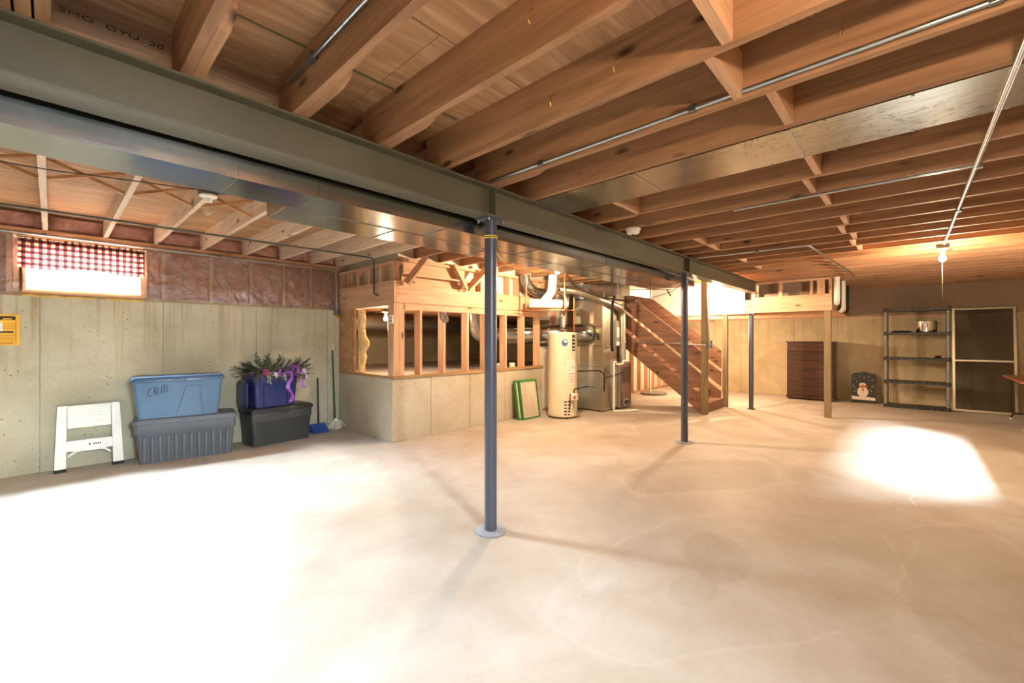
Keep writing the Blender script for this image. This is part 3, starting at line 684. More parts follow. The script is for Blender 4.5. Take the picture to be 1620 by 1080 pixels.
# furnace flue sloping from burner to the chimney tee
pipe('furnace_flue', 'long galvanised flue sloping up from the furnace top to the white vent', 'flue pipe', [(7.86, 4.285, .945), (7.86, 4.285, 1.93), (7.6, 4.24, 2.02), (6.42, 4.40, 2.24), (6.22, 4.62, 2.28)], .068, 'galv_furn', rr=.10, n=18)
t = thing('vent_tee', 'white enamelled vent pipe and shield above the water heater', 'vent pipe', (5.72, 4.62, 2.0))
MB().tube(bent([(5.98, 4.60, 2.50), (5.95, 4.60, 2.20), (5.80, 4.66, 2.03)], .1), .075, 18).build('pipe', 'pvc', t, True)
MB().tube([(5.58, 4.80, 2.0), (6.0, 4.42, 1.99)], .075, 18).build('shield', 'pvc', t, True)
pipe('black_flue', 'dark bent sheet metal elbow behind the lit bulb', 'flue pipe', [(5.62, 4.93, 2.50), (5.64, 4.93, 2.36), (5.86, 4.93, 2.22), (6.15, 4.93, 2.22)], .085, 'galv_d', rr=.12, n=18)
for k, (x, y, z0, z1) in enumerate(((5.50, 4.80, 1.90, 2.52), (5.98, 4.35, 1.88, 2.52), (6.36, 4.42, 1.52, 2.12))):
    pipe('copper_pipe', ('thin copper pipe rising beside the framing end', 'thin copper pipe dropping in front of the white vent', 'copper pipe rising from the water heater top')[k], 'pipe', [(x, y, z0), (x, y, z1)], .012, 'copper')
pipe('copper_pipe', 'horizontal copper pipe linking the upright pipes above the water heater', 'pipe', [(5.45, 4.96, 1.88), (5.62, 4.88, 1.885), (6.0, 4.34, 1.885), (6.36, 4.42, 1.885)], .012, 'copper', rr=.02)
pipe('copper_pipe', 'copper water pipe with valve beside the heater flue', 'pipe', [(6.42, 4.66, 1.515), (6.42, 4.66, 1.9), (6.5, 4.5, 1.92)], .014, 'copper', rr=.03)
# ================================================================ FURNACE
t = thing('furnace', 'brown and grey gas furnace with tall sheet metal plenum', 'furnace', (7.15, 4.27, 0))
MB().box(7.15, 7.60, 4.30, 5.0, .02, 1.25).build('return_cabinet', 'galv_furn', t, bevel=.004)
MB().box(7.17, 7.58, 4.32, 5.0, 1.252, 2.16).build('return_plenum', 'galv_furn', t, bevel=.004)
for z in (.45, .85, 1.25, 1.62): MB().box(7.144, 7.149, 4.30, 5.0, z, z+.012).build('seam', 'galv_d', t)
MB().box(7.40, 7.60, 4.26, 4.298, .05, .98).build('filter_door', 'furnace_grey', t, bevel=.004)
cb = MB().box(7.64, 8.08, 4.22, 4.95, .03, .93).build('burner_cabinet', 'furnace_grey', t, bevel=.006)
MB().box(7.66, 8.07, 4.205, 4.219, .06, .90).build('front_panel', 'furnace_brown', t, bevel=.003)
for c_ in range(2):
    for k in range(9): MB().box(7.70+.19*c_, 7.86+.17*c_, 4.199, 4.2045, .52+.036*k, .536+.036*k).build('louvre', 'black_iron', t)
MB().box(7.72, 7.94, 4.17, 4.2045, .07, .20).build('control_box', 'furnace_grey', t, bevel=.005)
MB().box(7.74, 7.90, 4.165, 4.1695, .10, .17).build('control_label', 'ink', t)
MB().box(7.64, 8.08, 4.36, 4.95, .932, 2.16).build('supply_plenum', 'galv_furn', t, bevel=.004)
MB().box(7.60, 7.70, 4.27, 4.36, 1.25, 1.75).build('coil_cover', 'furnace_grey', t, bevel=.004)
MB().box(7.62, 7.69, 4.263, 4.2695, 1.42, 1.62).build('data_plate', 'white_paper', t); MB().box(7.60, 7.70, 4.262, 4.2695, 1.26, 1.33).build('data_plate', 'white_paper', t)
for x in (7.2, 7.55, 7.70, 8.02): MB().box(x-.03, x+.03, 4.4, 4.46, 0, .0295).build('foot', 'black_iron', t)
t = thing('cross_duct', 'square galvanised duct box on top of the furnace plenums', 'duct', (7.0, 3.9, 2.2))
MB().box(7.16, 8.06, 3.75, 4.98, 2.175, 2.46).build('body', 'galv', t, bevel=.004)
for y in (4.0, 4.3, 4.65): MB().box(7.153, 7.159, y-.012, y+.012, 2.175, 2.46).build('drive_cleat', 'galv_d', t)
pipe('round_duct', 'fat round galvanised duct elbowing behind the water heater into the crawl space', 'duct', [(7.14, 4.66, 1.50), (6.98, 4.68, 1.50), (6.55, 5.02, 1.49), (6.36, 5.45, 1.48), (5.9, 5.75, 1.47), (5.35, 5.85, 1.50), (5.3, 5.85, 1.86)], .18, 'galv', rr=.25, n=24)
pipe('crawl_duct', 'long round duct hung across the back of the crawl space', 'duct', [(3.40, 7.3, 1.70), (8.5, 7.5, 1.70)], .14, 'galv_d', n=20)
pipe('drain_pipe', 'white plastic condensate drain pipe standing in front of the furnace', 'pipe', [(7.74, 4.15, .96), (7.62, 4.14, .96), (7.60, 4.14, .90), (7.36, 4.14, .90), (7.33, 4.14, .95), (7.27, 4.14, .95), (7.27, 4.14, .02), (7.68, 3.86, .02)], .017, 'pvc', rr=.02)
pipe('gas_pipe', 'black iron gas pipe running from water heater to furnace', 'pipe', [(6.52, 4.50, .80), (6.95, 4.26, .80), (7.02, 4.2, .74), (7.02, 4.2, .40), (7.02, 4.2, .66), (7.72, 4.19, .72)], .013, 'black_iron', rr=.02)
pipe('black_hose', 'thick black hose hanging from the duct beside the furnace', 'hose', [(7.04, 4.0, 2.17), (6.96, 4.0, 2.0), (6.98, 4.02, 1.6), (7.08, 4.08, 1.3), (7.18, 4.12, 1.16), (7.32, 4.2, 1.2), (7.36, 4.25, 1.3)], .026, 'black_rubber', rr=.12, n=12)
t = thing('pipe_valve', 'brass shut-off valve with yellow handle on the plenum', 'valve', (7.1, 4.5, 1.4))
MB().tube([(7.14, 4.40, 1.38), (7.08, 4.38, 1.50)], .018, 10).build('body', 'black_iron', t, True); MB().tube([(7.08, 4.37, 1.50), (7.05, 4.40, 1.56)], .012, 8).build('handle', 'rope_yellow', t, True)
# furnace filter
t = thing('furnace_filter', 'pleated furnace filters in green card frames leaning on the half wall', 'filter', (5.55, 4.95, 0))
def fl(k):
    y0 = 4.84+.055*k; m = MB()
    return m
for k in range(2):
    dy, dx = .05*k, -.06*k
    def T(u, v, w, dx=dx, dy=dy): return (5.50+.46*u+dx+.10*(1-v)*0, 4.86+dy+w+.10*v, .005+.66*v)
    def slab(name, mat, u0, u1, v0, v1, w0, w1, par):
        m = MB(); vs = [T(u, v, w) for w in (w0, w1) for u, v in ((u0, v0), (u1, v0), (u1, v1), (u0, v1))]
        m.add(vs, [(0,1,2,3),(7,6,5,4),(0,4,5,1),(1,5,6,2),(2,6,7,3),(3,7,4,0)]); return m.build(name, mat, par)
    f_ = slab('card_frame', 'green_card', 0, .05, 0, 1, 0, .045, t); slab('card_frame', 'green_card', .95, 1, 0, 1, 0, .045, t)
    slab('card_frame', 'green_card', .05, .95, 0, .035, 0, .045, t); slab('card_frame', 'green_card', .05, .95, .965, 1, 0, .045, t)
    m = MB()
    for j in range(22):
        u0, u1 = .05+.90*j/22, .05+.90*(j+1)/22; um = (u0+u1)/2
        m.add([T(u0, .035, .022), T(um, .035, .006), T(u1, .035, .022), T(u0, .965, .022), T(um, .965, .006), T(u1, .965, .022)], [(0,1,4,3),(1,2,5,4)])
    m.build('pleats', 'pleat', t)
    if k == 0:
        for j in range(-5, 8):
            u0, v0 = .07+.12*j, .05
            for sgn in (1, -1):
                a = (.07+.13*j, .05); b = (.07+.13*j+.72*sgn, .95)
                def clip(p, q):
                    (x0, y0), (x1, y1) = p, q; t0, t1 = 0, 1
                    for lo in (0, 1):
                        pass
                    d = x1-x0
                    for lim, side in ((.08, 1), (.92, -1)):
                        if d == 0: continue
                        tt = (lim-x0)/d
                        if (d > 0) == (side > 0): t0 = max(t0, tt)
                        else: t1 = min(t1, tt)
                    if t0 >= t1: return None
                    return (x0+d*t0, y0+(y1-y0)*t0), (x0+d*t1, y0+(y1-y0)*t1)
                c = clip(a, b)
                if c: MB().bar(T(*c[0], -.001), T(*c[1], -.001), .004, .003).build('wire', 'conduit', t)
# ================================================================ STAIRS
t = thing('staircase', 'wooden basement staircase rising behind the posts', 'stairs', (8.2, 2.85, 0))
SL = .775
def board(x, y0, y1, zl, zh, name, mat='stair'):
    m = MB(); m.prism([(y0, max(0.0, zl)), (y1, zl+SL*(y1-y0)), (y1, zh+SL*(y1-y0)), (y0, zh)], lambda y, z: (x, y, z), lambda y, z: (x+.038, y, z))
    return m.build(name, mat, t)
for x in (8.225, 9.33 if False else 9.30):
    n = 'stringer'
    board(x, 2.86, 4.70, -.02, .325, n); board(x, 2.86, 4.70, .425, .72, 'guard_board'); board(x, 2.86, 4.60, .785, 1.155, 'guard_board')
for k in range(11):
    z = .19*(k+1); y = 2.80+.25*k
    if y > 4.9: break
    MB().box(8.265, 9.298, y, y+.27, z-.035, z).build('tread', 'stair', t)
    if k < 9: MB().box(8.265, 9.298, y+.02, y+.04, z-.19, z-.036).build('riser', 'stair', t)
def post(x, y, w, d, z1, label, mat='weathered', grp='wooden posts holding the landing'):
    return tag(MB().box(x-w/2, x+w/2, y-d/2, y+d/2, 0, z1).build('wooden_post', mat, None, bevel=.005), label, 'post', grp)
post(8.20, 2.80, .10, .10, 2.52, 'tall weathered wooden post at the foot of the stairs with conduit on it')
post(9.40, 2.80, .09, .09, 1.884, 'shorter blotched wooden post on the far side of the bottom stair')
post(9.37, 1.10, .09, .10, 1.893, 'wooden post under the corner of the landing header before the dresser')
pipe('conduit', 'conduit on the stair post running down to a small grey box', 'conduit', [(8.20, 2.733, 2.40), (8.20, 2.733, 1.45), (8.22, 2.73, 1.362)], .013, 'conduit', rr=.05)
t = thing('switch_box', 'small grey switch box on the weathered stair post', 'switch', (8.24, 2.73, 1.25)); MB().box(8.20, 8.28, 2.69, 2.7502, 1.22, 1.36).build('body', 'bracket', t, bevel=.006); MB().box(8.23, 8.25, 2.683, 2.6895, 1.27, 1.31).build('toggle', 'white_plastic', t)
pipe('rod', 'thin rod from the stair post switch along the stair side', 'rod', [(8.12, 2.76, 1.28), (8.10, 3.2, 1.30), (8.10, 4.2, 1.33)], .012, 'conduit', rr=.05)
t = thing('sump_basin', 'low round sump basin on the floor behind the stairs', 'sump', (10.3, 4.75, 0))
MB().lathe([(.30, 0), (.32, 0), (.32, .05), (.28, .05), (.28, .02), (0, .02)], (10.3, 4.75, 0), 30).build('basin_rim', 'grey_plastic', t, True); MB().tube([(10.2, 4.8, .02), (10.2, 4.8, 1.2)], .03, 10).build('discharge_pipe', 'pvc', t, True)
pipe('drain_pipe', 'white plastic drain stack with elbow beside the landing frame', 'pipe', [(9.33, .965, 2.47), (9.33, .965, 2.20), (9.33, .965, 2.08), (9.45, .985, 2.02)], .045, 'pvc', rr=.04, n=16)
for k, (x, r_, m_, lb) in enumerate(((9.75, .022, 'black_iron', 'thin dark pipe beside the white drain stack'), (10.1, .05, 'pvc', 'second white pipe along the landing side'), (10.5, .02, 'pvc', 'narrow pale pipe along the landing side'), (11.0, .022, 'black_iron', 'dark bent pipe furthest along the landing side'))):
    pipe('drain_pipe', lb, 'pipe', [(x, .965, 2.47), (x, .965, 1.96), (x+.1, 1.0, 1.93)], r_, m_, rr=.05)
t = thing('cable_coil', 'grey and black coil hung on a stud of the crawl space framing', 'coil', (4.0, 5.03, 1.7))
for k in range(5): MB().tube(arc((3.94, 5.04, 1.71), .065-.006*k, 0, 2*math.pi, (1,0,.15*k-.3), (0,.25,1), 22), .016, 8).build('turn', ('camo', 'black_plastic')[k % 2], t, True)
# odds and ends on the half wall sill
t = thing('plastic_bag', 'crumpled white plastic bag on the half wall sill', 'bag', (5.38, 5.3, .80))
def crump(u, v):
    a, b = u*2*math.pi, (v-.02)*math.pi; r = .09*(1+.5*noise.noise((3*math.cos(a), 3*math.sin(a), 4*v)))
    return (5.42+1.5*r*math.sin(b)*math.cos(a), 5.36+r*math.sin(b)*math.sin(a), max(.801, .87-r*.9*math.cos(b)))
MB().grid(crump, 20, 12).build('bag_body', 'white_paper', t, True)
t = thing('white_cup', 'white cup standing on the crawl space ledge', 'cup', (5.80, 5.30, .80))
MB().lathe([(0, 0), (.045, 0), (.06, .15), (.056, .15), (.042, .01), (0, .01)], (5.80, 5.40, .801), 20).build('cup_wall', 'white_plastic', t, True)
t = thing('metal_lid', 'flat metal lid lying on the half wall sill', 'lid', (6.0, 5.3, .80)); MB().lathe([(0, 0), (.08, 0), (.09, .012), (.0, .02)], (6.06, 5.42, .801), 20).build('disc', 'alu', t, True)
# ================================================================ FAR WALL FURNITURE
t = thing('dresser', 'tall dark brown six-drawer dresser against the concrete wall', 'dresser', (11.7, 1.72, 0))
X0, X1, Y0, Y1, ZT = 11.70, 12.18, 1.26, 2.16, 1.33
MB().box(X0+.02, X1, Y0+.01, Y1-.01, .09, ZT-.03).build('carcass', 'darkwood', t, bevel=.004)
MB().box(X0-.01, X1, Y0-.01, Y1+.01, ZT-.029, ZT).build('top', 'darkwood', t, bevel=.006)
MB().box(X0-.005, X1, Y0-.005, Y1+.005, .03, .089).build('plinth', 'darkwood', t, bevel=.006)
for x in (X0+.04, X1-.05):
    for y in (Y0+.05, Y1-.05): MB().frus((x-.02, x+.02, y-.02, y+.02), (x-.03, x+.03, y-.03, y+.03), 0, .0295).build('foot', 'darkwood', t)
dh = (ZT-.03-.10)/6
for k in range(6):
    z = .10+dh*k
    d = MB().box(X0, X0+.0195, Y0+.03, Y1-.03, z+.006, z+dh-.006).build('drawer', 'darkwood', t, bevel=.005)
    for yy in (Y0+.22, Y1-.22):
        MB().box(X0-.006, X0-.0005, yy-.035, yy+.035, z+dh/2-.018, z+dh/2+.018).build('pull_plate', 'black_iron', d, bevel=.002)
        MB().tube(bent([(X0-.006, yy-.03, z+dh/2), (X0-.022, yy-.03, z+dh/2-.012), (X0-.022, yy+.03, z+dh/2-.012), (X0-.006, yy+.03, z+dh/2)], .01), .004, 6).build('bail', 'brass', d, True)
# painted snowman board
t = thing('snowman_sign', 'black board painted with a white snowman leaning on the wall', 'sign', (12.1, .80, 0))
def sb(y, z, o=0): return (12.06+o+.14*z, y, z)
ol = [(1.00, .004), (.575, .004), (.575, .60), (.60, .635), (.66, .63), (.72, .655), (.80, .665), (.86, .645), (.93, .64), (1.0, .60)]
MB().prism(ol, lambda y, z: sb(y, z), lambda y, z: sb(y, z, .022)).build('board', 'sign_black', t)
MB().box(12.0, 12.055, .57, 1.0, .0, .03).build('base_strip', 'sign_black', t)
def dab(name, mat, poly, o): return MB().prism(poly, lambda y, z: sb(y, z, -o), lambda y, z: sb(y, z, -o+.003)).build(name, mat, t)
def ellp(cy, cz, ry, rz, n=18): return [(cy+ry*math.cos(2*math.pi*k/n), cz+rz*math.sin(2*math.pi*k/n)) for k in range(n)]
dab('snow_ground', 'snow_white', [(.985, .06), (.59, .06), (.59, .115), (.70, .13), (.85, .125), (.985, .135)], .004)
dab('snowman_body', 'snow_white', ellp(.80, .23, .095, .115), .004); dab('snowman_head', 'snow_white', ellp(.805, .375, .06, .06), .005)
dab('scarf', 'red_paint', [(.87, .335), (.73, .335), (.70, .355), (.73, .37), (.87, .36)], .007); dab('scarf_tail', 'red_paint', [(.80, .34), (.78, .25), (.80, .245), (.82, .34)], .0075)
dab('hat', 'ink', [(.86, .425), (.74, .425), (.74, .437), (.775, .437), (.77, .475), (.84, .475), (.835, .437), (.86, .437)], .007)
dab('nose', 'red_paint', [(.805, .38), (.76, .372), (.805, .368)], .008)
for y, z in ((.81, .27), (.80, .22), (.80, .17), (.825, .39), (.785, .39)): dab('button', 'ink', ellp(y, z, .008, .008, 8), .0075)
for sgn in (-1, 1): dab('arm', 'weathered', [(.80+sgn*.08, .27), (.80+sgn*.16, .345), (.80+sgn*.165, .335), (.80+sgn*.085, .255)], .007)
for y, z in ((.64, .50), (.95, .52), (.70, .56), (.90, .45), (.63, .36), (.96, .36), (.66, .26), (.94, .24), (.86, .57), (.78, .54)): dab('snowflake', 'snow_white', ellp(y, z, .010, .010, 6), .004)
# plastic shelving
t = thing('shelving_unit', 'black plastic shelving unit with grey round posts', 'shelf', (11.85, -.04, 0))
for x in (11.69, 12.03):
    for y in (.40, -.50): MB().tube([(x, y, 0.03), (x, y, 1.95)], .027, 16).build('post', 'grey_plastic', t, True)
for z in (.0, .49, .965, 1.47, 1.945):
    s = MB().box(11.65, 12.07, -.54, .44, z, z+.05).build('shelf', 'black_plastic', t, bevel=.006)
    for k in range(9): MB().box(11.644, 11.6495, -.50+.105*k, -.44+.105*k, z+.01, z+.04).build('rib', 'charcoal_bin', s)
    for y in (.40, -.50): MB().tube([(11.69, y, z-.012 if z else .0), (11.69, y, z+.064)], .034, 16).build('collar', 'black_plastic', s, True)
t = thing('stock_pot', 'shiny steel stock pot on the black shelf', 'pot', (11.82, -.18, 1.52))
MB().lathe([(0, 0), (.15, 0), (.155, .01), (.155, .215), (.16, .22), (.152, .22), (.148, .012), (0, .012)], (11.83, -.20, 1.5205), 32).build('pot_body', 'pot', t, True)
for s_ in (-1, 1): MB().tube(bent([(11.83, -.20+s_*.155, 1.68), (11.83, -.20+s_*.185, 1.685), (11.79, -.20+s_*.185, 1.685), (11.79, -.20+s_*.15, 1.68)], .01), .006, 8).build('handle', 'pot', t, True)
t = thing('kitchen_tray', 'low dark tray of tangled metal bits on the black shelf', 'tray', (11.8, .16, 1.52))
MB().frus((11.72, 11.90, .04, .30), (11.70, 11.92, .0, .34), 1.5205, 1.55).build('tray_body', 'black_plastic', t)
for k in range(6): MB().tube(arc((11.80+.02*k, .10+.03*k, 1.552), .02+.008*(k % 3), 0, 5.2, (0,1,0), (.5,0,.7), 9), .004, 6).build('coil', 'conduit', t, True)
t = thing('black_ball', 'small round black object on the middle shelf', 'ball', (11.76, -.36, 1.015)); MB().lathe([(0, 0), (.035, .006), (.05, .025), (.035, .045), (0, .05)], (11.76, -.36, 1.0155), 14).build('ball_body', 'black_rubber', t, True)
# window screen leaning
t = thing('window_screen', 'big framed insect screen leaning beside the shelving', 'screen', (12.0, -.95, 0))
def sc_(y, z, o): return (11.96+o+.13*z, y, z)
def sbar(name, y0, y1, z0, z1): return MB().prism([(y0, z0), (y1, z0), (y1, z1), (y0, z1)], lambda y, z: sc_(y, z, 0), lambda y, z: sc_(y, z, .018)).build(name, 'alu', t)
sbar('frame_rail', -1.40, -.57, .003, .035); sbar('frame_rail', -1.40, -.57, 1.96, 1.99); sbar('frame_rail', -1.37, -.60, .955, .985)
sbar('frame_stile', -1.40, -1.365, .0355, 1.9595); sbar('frame_stile', -.605, -.57, .0355, 1.9595)
MB().prism([(-1.365, .035), (-.605, .035), (-.605, 1.96), (-1.365, 1.96)], lambda y, z: sc_(y, z, .008), lambda y, z: sc_(y, z, .0095)).build('mesh', 'screen', t)
# folding table at the right
t = thing('folding_table', 'folding table with brown wood top and black tube legs', 'table', (10.6, -1.55, 0))
MB().box(9.85, 11.67, -1.92, -1.18, .718, .75).build('table_top', 'tablewood', t, bevel=.006)
MB().box(9.90, 11.62, -1.88, -1.22, .68, .717).build('apron', 'black_plastic', t)
for x in (10.1, 11.40):
    MB().tube(bent([(x, -1.85, .68), (x, -1.85, .10), (x, -1.25, .10), (x, -1.25, .68)], .06), .013, 10).build('leg', 'black_iron', t, True)
    for y in (-1.84, -1.27):
        MB().tube(bent([(x, y+.06*(-1 if y < -1.5 else 1)*-1, .10), (x, y, .09), (x, y+.02*(1 if y > -1.5 else -1), .02)], .03), .013, 10).build('leg_foot', 'black_iron', t, True)
        MB().tube([(x, y+.02*(1 if y > -1.5 else -1), 0), (x, y+.02*(1 if y > -1.5 else -1), .022)], .018, 10).build('rubber_tip', 'white_plastic', t, True)
# ================================================================ LEFT WALL THINGS
t = thing('notice_board', 'yellow printed notice pinned to the concrete wall', 'notice', (-.37, YW-.005, 1.33))
MB().box(-.52, -.216, YW-.006, YW-.003, 1.33, 1.64).build('sheet', 'yellow_paper', t)
def pr(x0, x1, z0, z1, mat='ink', nm='print_band', y=YW-.0066): return MB().box(x0, x1, y, y+.0005, z0, z1).build(nm, mat, t)
pr(-.50, -.245, 1.585, 1.622); pr(-.33, -.27, 1.59, 1.602, 'yellow_paper', 'print_line', YW-.0072); pr(-.50, -.26, 1.455, 1.472)
for z in (1.39, 1.41, 1.43, 1.50, 1.52, 1.545): pr(-.50, -.25, z, z+.003, nm='print_line')
for z in (1.345, 1.36): pr(-.48, -.26, z, z+.004, nm='print_line')
for a, b in ((-.245, -.242), (-.505, -.502)): pr(a, b, 1.345, 1.58, nm='print_line')
MB().tube([(-.225, YW-.012, 1.632), (-.225, YW-.003, 1.632)], .005, 8).build('pin', 'white_plastic', t)
MB().box(-.47, -.33, YW-.0074, YW-.0066, 1.47, 1.56).build('pasted_note', 'white_paper', t)
# gingham valance
t = thing('window_valance', 'red black and cream gingham valance over the basement window', 'curtain', (.26, YW-.05, 2.12))
MB().tube([(-.24, YW-.05, 2.425), (.76, YW-.05, 2.425)], .007, 8).build('curtain_rod', 'white_plastic', t, True)
def val(u, v):
    x = -.23+.98*u; z = 2.425-(.30+.015*math.sin(u*9))*v+.012*(1-v)
    return (x, YW-.055-.013*math.sin(u*58+.6*math.sin(u*9))*(.25+.75*v)-.006*math.sin(u*131), z)
MB().grid(val, 150, 14).build('cloth', 'gingham', t, True)
for x in (-.243, .763): MB().lathe([(0, -.01), (.011, 0), (0, .01)], (x, YW-.05, 2.425), 10).build('finial', 'white_plastic', t, True)
# folding step stool leaning flat on the wall
t = thing('step_stool', 'white plastic folding step stool leaning against the wall', 'stool', (.30, 6.45, 0))
def ss(x, z, o=0): return (x, 6.47+o+.16*z, z)
def sbrd(name, poly, mat, o0, o1, par=t): return MB().prism(poly, lambda x, z: ss(x, z, o0), lambda x, z: ss(x, z, o1)).build(name, mat, par)
sbrd('leg', [(.02, .035), (.105, .035), (.115, .68), (.045, .68)], 'white_plastic', 0, .06)
sbrd('leg', [(.555, .035), (.47, .035), (.46, .68), (.53, .68)], 'white_plastic', 0, .06)
for a, b in ((.015, .11), (.465, .56)): sbrd('foot_cap', [(a, .002), (b, .002), (b-.004, .0345), (a+.004, .0345)], 'black_rubber', -.006, .066)
st_ = sbrd('step_panel', [(.118, .44), (.457, .44), (.457, .675), (.118, .675)], 'white_plastic', .012, .05)
for k in range(7): sbrd('tread_rib', [(.125, .448+.032*k), (.45, .448+.032*k), (.45, .462+.032*k), (.125, .462+.032*k)], 'white_plastic', .004, .0115, st_)
sbrd('cross_rail', [(.108, .205), (.20, .195), (.29, .19), (.38, .195), (.467, .205), (.465, .30), (.455, .31), (.12, .31), (.11, .30)], 'white_plastic', .004, .045)
sbrd('rear_rail', [(.12, .13), (.18, .175), (.29, .195), (.40, .175), (.455, .13), (.455, .15), (.40, .20), (.29, .22), (.18, .20), (.12, .15)], 'white_plastic', .06, .075)
sbrd('logo', ellp(.285, .258, .009, .009, 8), 'ink', .0005, .0035); 
for k in range(4): sbrd('logo', ellp(.318+.017*k, .258, .0065, .008, 8), 'ink', .0005, .0035)
# storage bins
def rrect(hx0, hy0, r, n=4):
    out = []
    for cx, cy, a0 in ((hx0-r, hy0-r, 0), (-hx0+r, hy0-r, 90), (-hx0+r, -hy0+r, 180), (hx0-r, -hy0+r, 270)):
        for k in range(n+1):
            a = math.radians(a0+90*k/n); out.append((cx+r*math.cos(a), cy+r*math.sin(a)))
    return out
def loft(m, rings, cap0=True, cap1=True):
    o = len(m.v); n = len(rings[0][0])
    for poly, z in rings: m.v += [(x, y, z) for x, y in poly]
    for k in range(len(rings)-1):
        for j in range(n): m.f.append((o+k*n+j, o+k*n+(j+1) % n, o+(k+1)*n+(j+1) % n, o+(k+1)*n+j))
    if cap0: m.f.append(tuple(o+j for j in range(n))[::-1])
    if cap1: m.f.append(tuple(o+(len(rings)-1)*n+j for j in range(n)))
    return m
def bin_(name, label, loc, rz, w, d, h, bmat, lmat, ribs=0, lid=True, deco=None):
    t = thing(name, label, 'storage bin', loc)
    L = Vector(loc)
    def lo(m): m.v = [tuple(Vector(v)+L) for v in m.v]; return m
    hw_, hd = w/2, d/2
    hb = h-.055 if lid else h
    if deco is crib: m = loft(MB(), [(rrect(hw_*.88, hd*.86, .04), .0), (rrect(hw_*.985, hd*.965, .045), hb)], True, lid)
    else: m = loft(MB(), [(rrect(hw_*.90, hd*.86, .04), .0), (rrect(hw_*.955, hd*.93, .045), hb*.72), (rrect(hw_*.985, hd*.965, .045), hb*.74), (rrect(hw_*.985, hd*.965, .045), hb)], True, lid)
    b = lo(m).build('bin_body', bmat, t, True)
    if not lid:
        lo(loft(MB(), [(rrect(hw_*1.01, hd*1.01, .045), hb-.03), (rrect(hw_*1.03, hd*1.03, .045), hb-.025), (rrect(hw_*1.03, hd*1.03, .045), hb), (rrect(hw_*.95, hd*.93, .04), hb), (rrect(hw_*.86, hd*.82, .04), .02)], False, True)).build('rim', bmat, t, True)
    if lid:
        lo(loft(MB(), [(rrect(hw_*1.0, hd*1.0, .045), h-.062), (rrect(hw_*1.03, hd*1.03, .05), h-.058), (rrect(hw_*1.03, hd*1.03, .05), h-.03), (rrect(hw_*.99, hd*.98, .05), h-.006), (rrect(hw_*.93, hd*.9, .05), h)])).build('lid', lmat, t, True)
        lo(MB().box(-.07, .07, -hd*1.03-.008, -hd*1.0, h-.075, h-.035)).build('latch', lmat, t, bevel=.004)
    for k in range(ribs):
        x = -hw_*.8+hw_*1.6*k/(ribs-1); wv = hw_*1.6/(ribs-1)*.26
        mm = MB(); mm.add([(x-wv, -hd*.862, .015), (x+wv, -hd*.862, .015), (x+wv, -hd*.925, hb*.68), (x-wv, -hd*.925, hb*.68), (x-wv*.6, -hd*.862-.014, .02), (x+wv*.6, -hd*.862-.014, .02), (x+wv*.6, -hd*.925-.012, hb*.67), (x-wv*.6, -hd*.925-.012, hb*.67)],
               [(4,5,6,7),(0,1,5,4),(1,2,6,5),(2,3,7,6),(3,0,4,7),(0,3,2,1)]); lo(mm).build('rib', bmat, t)
    if deco: deco(t, lo, hw_, hd, h)
    rot_apply(t, rz); return t
def crib(t, lo, hw_, hd, h):
    f = lambda z: -hd*(.86+.105*z/(h-.055))
    mm = MB(); out = [(-.03, .012), (.26, .012), (.215, .345), (.06, .345)]
    ins = [(.0, .012), (.23, .012), (.195, .325), (.078, .325)]
    for a in range(4):
        b = (a+1) % 4
        if a == 0: continue
        vs = [(out[a][0], f(out[a][1])+.002, out[a][1]), (out[b][0], f(out[b][1])+.002, out[b][1]), (ins[b][0], f(ins[b][1])+.002, ins[b][1]), (ins[a][0], f(ins[a][1])+.002, ins[a][1])]
        vs += [(x, y-.02, z) for x, y, z in vs]
        mm.add(vs, [(0,1,2,3),(7,6,5,4),(0,4,5,1),(1,5,6,2),(2,6,7,3),(3,7,4,0)])
    lo(mm).build('handle_ridge', 'blue_bin', t)
    ST = {'C': [[(.85, .9), (.5, 1), (.15, .75), (.05, .45), (.15, .15), (.5, 0), (.85, .08)]], 'R': [[(.1, 0), (.1, 1)], [(.1, 1), (.8, .85), (.7, .55), (.1, .5), (.95, 0)]], 'I': [[(.4, 0), (.5, 1)]], 'B': [[(.1, 0), (.1, 1), (.6, .95), (.75, .76), (.55, .56), (.1, .52), (.7, .45), (.9, .25), (.65, .04), (.1, 0)]]}
    x = -.285
    for k, ch in enumerate('CRIB'):
        mm = MB()
        for s in ST[ch]: mm.tube([(x+.042*p, f(.27+.085*q)-.0015, .255+.012*k+.085*q) for p, q in s], .0032, 5)
        lo(mm).build('marker_letter', 'ink', t); x += .058 if ch == 'C' else .046 if ch == 'R' else .036
bA = bin_('storage_bin', 'grey ribbed storage bin under the pale blue bin', (1.115, 6.36, 0), math.radians(-9), .96, .42, .50, 'grey_bin', 'grey_bin', 12)
bA2 = bin_('storage_bin', 'pale blue storage bin marked CRIB on top of the ribbed bin', (1.035, 6.365, .501), math.radians(-7), .84, .42, .47, 'blue_bin', 'blue_lid', 0, True, crib)
bB = bin_('storage_bin', 'charcoal storage bin under the navy blue bin', (2.12, 6.39, 0), math.radians(5), .80, .42, .49, 'charcoal_bin', 'charcoal_lid')
def navy(t, lo, hw_, hd, h):
    for x in (-.15, .15): lo(MB().box(x-.012, x+.012, -hd*.94-.010, -hd*.9, .03, h-.11)).build('rib', 'navy_bin', t)
bB2 = bin_('storage_bin', 'navy blue open storage bin holding the wreath', (2.05, 6.40, .491), math.radians(4), .56, .38, .40, 'navy_bin', 'navy_bin', 0, False, navy)
t = thing('bin_lid', 'navy blue bin lid propped upright beside the navy bin', 'lid', (1.70, 6.38, .491))
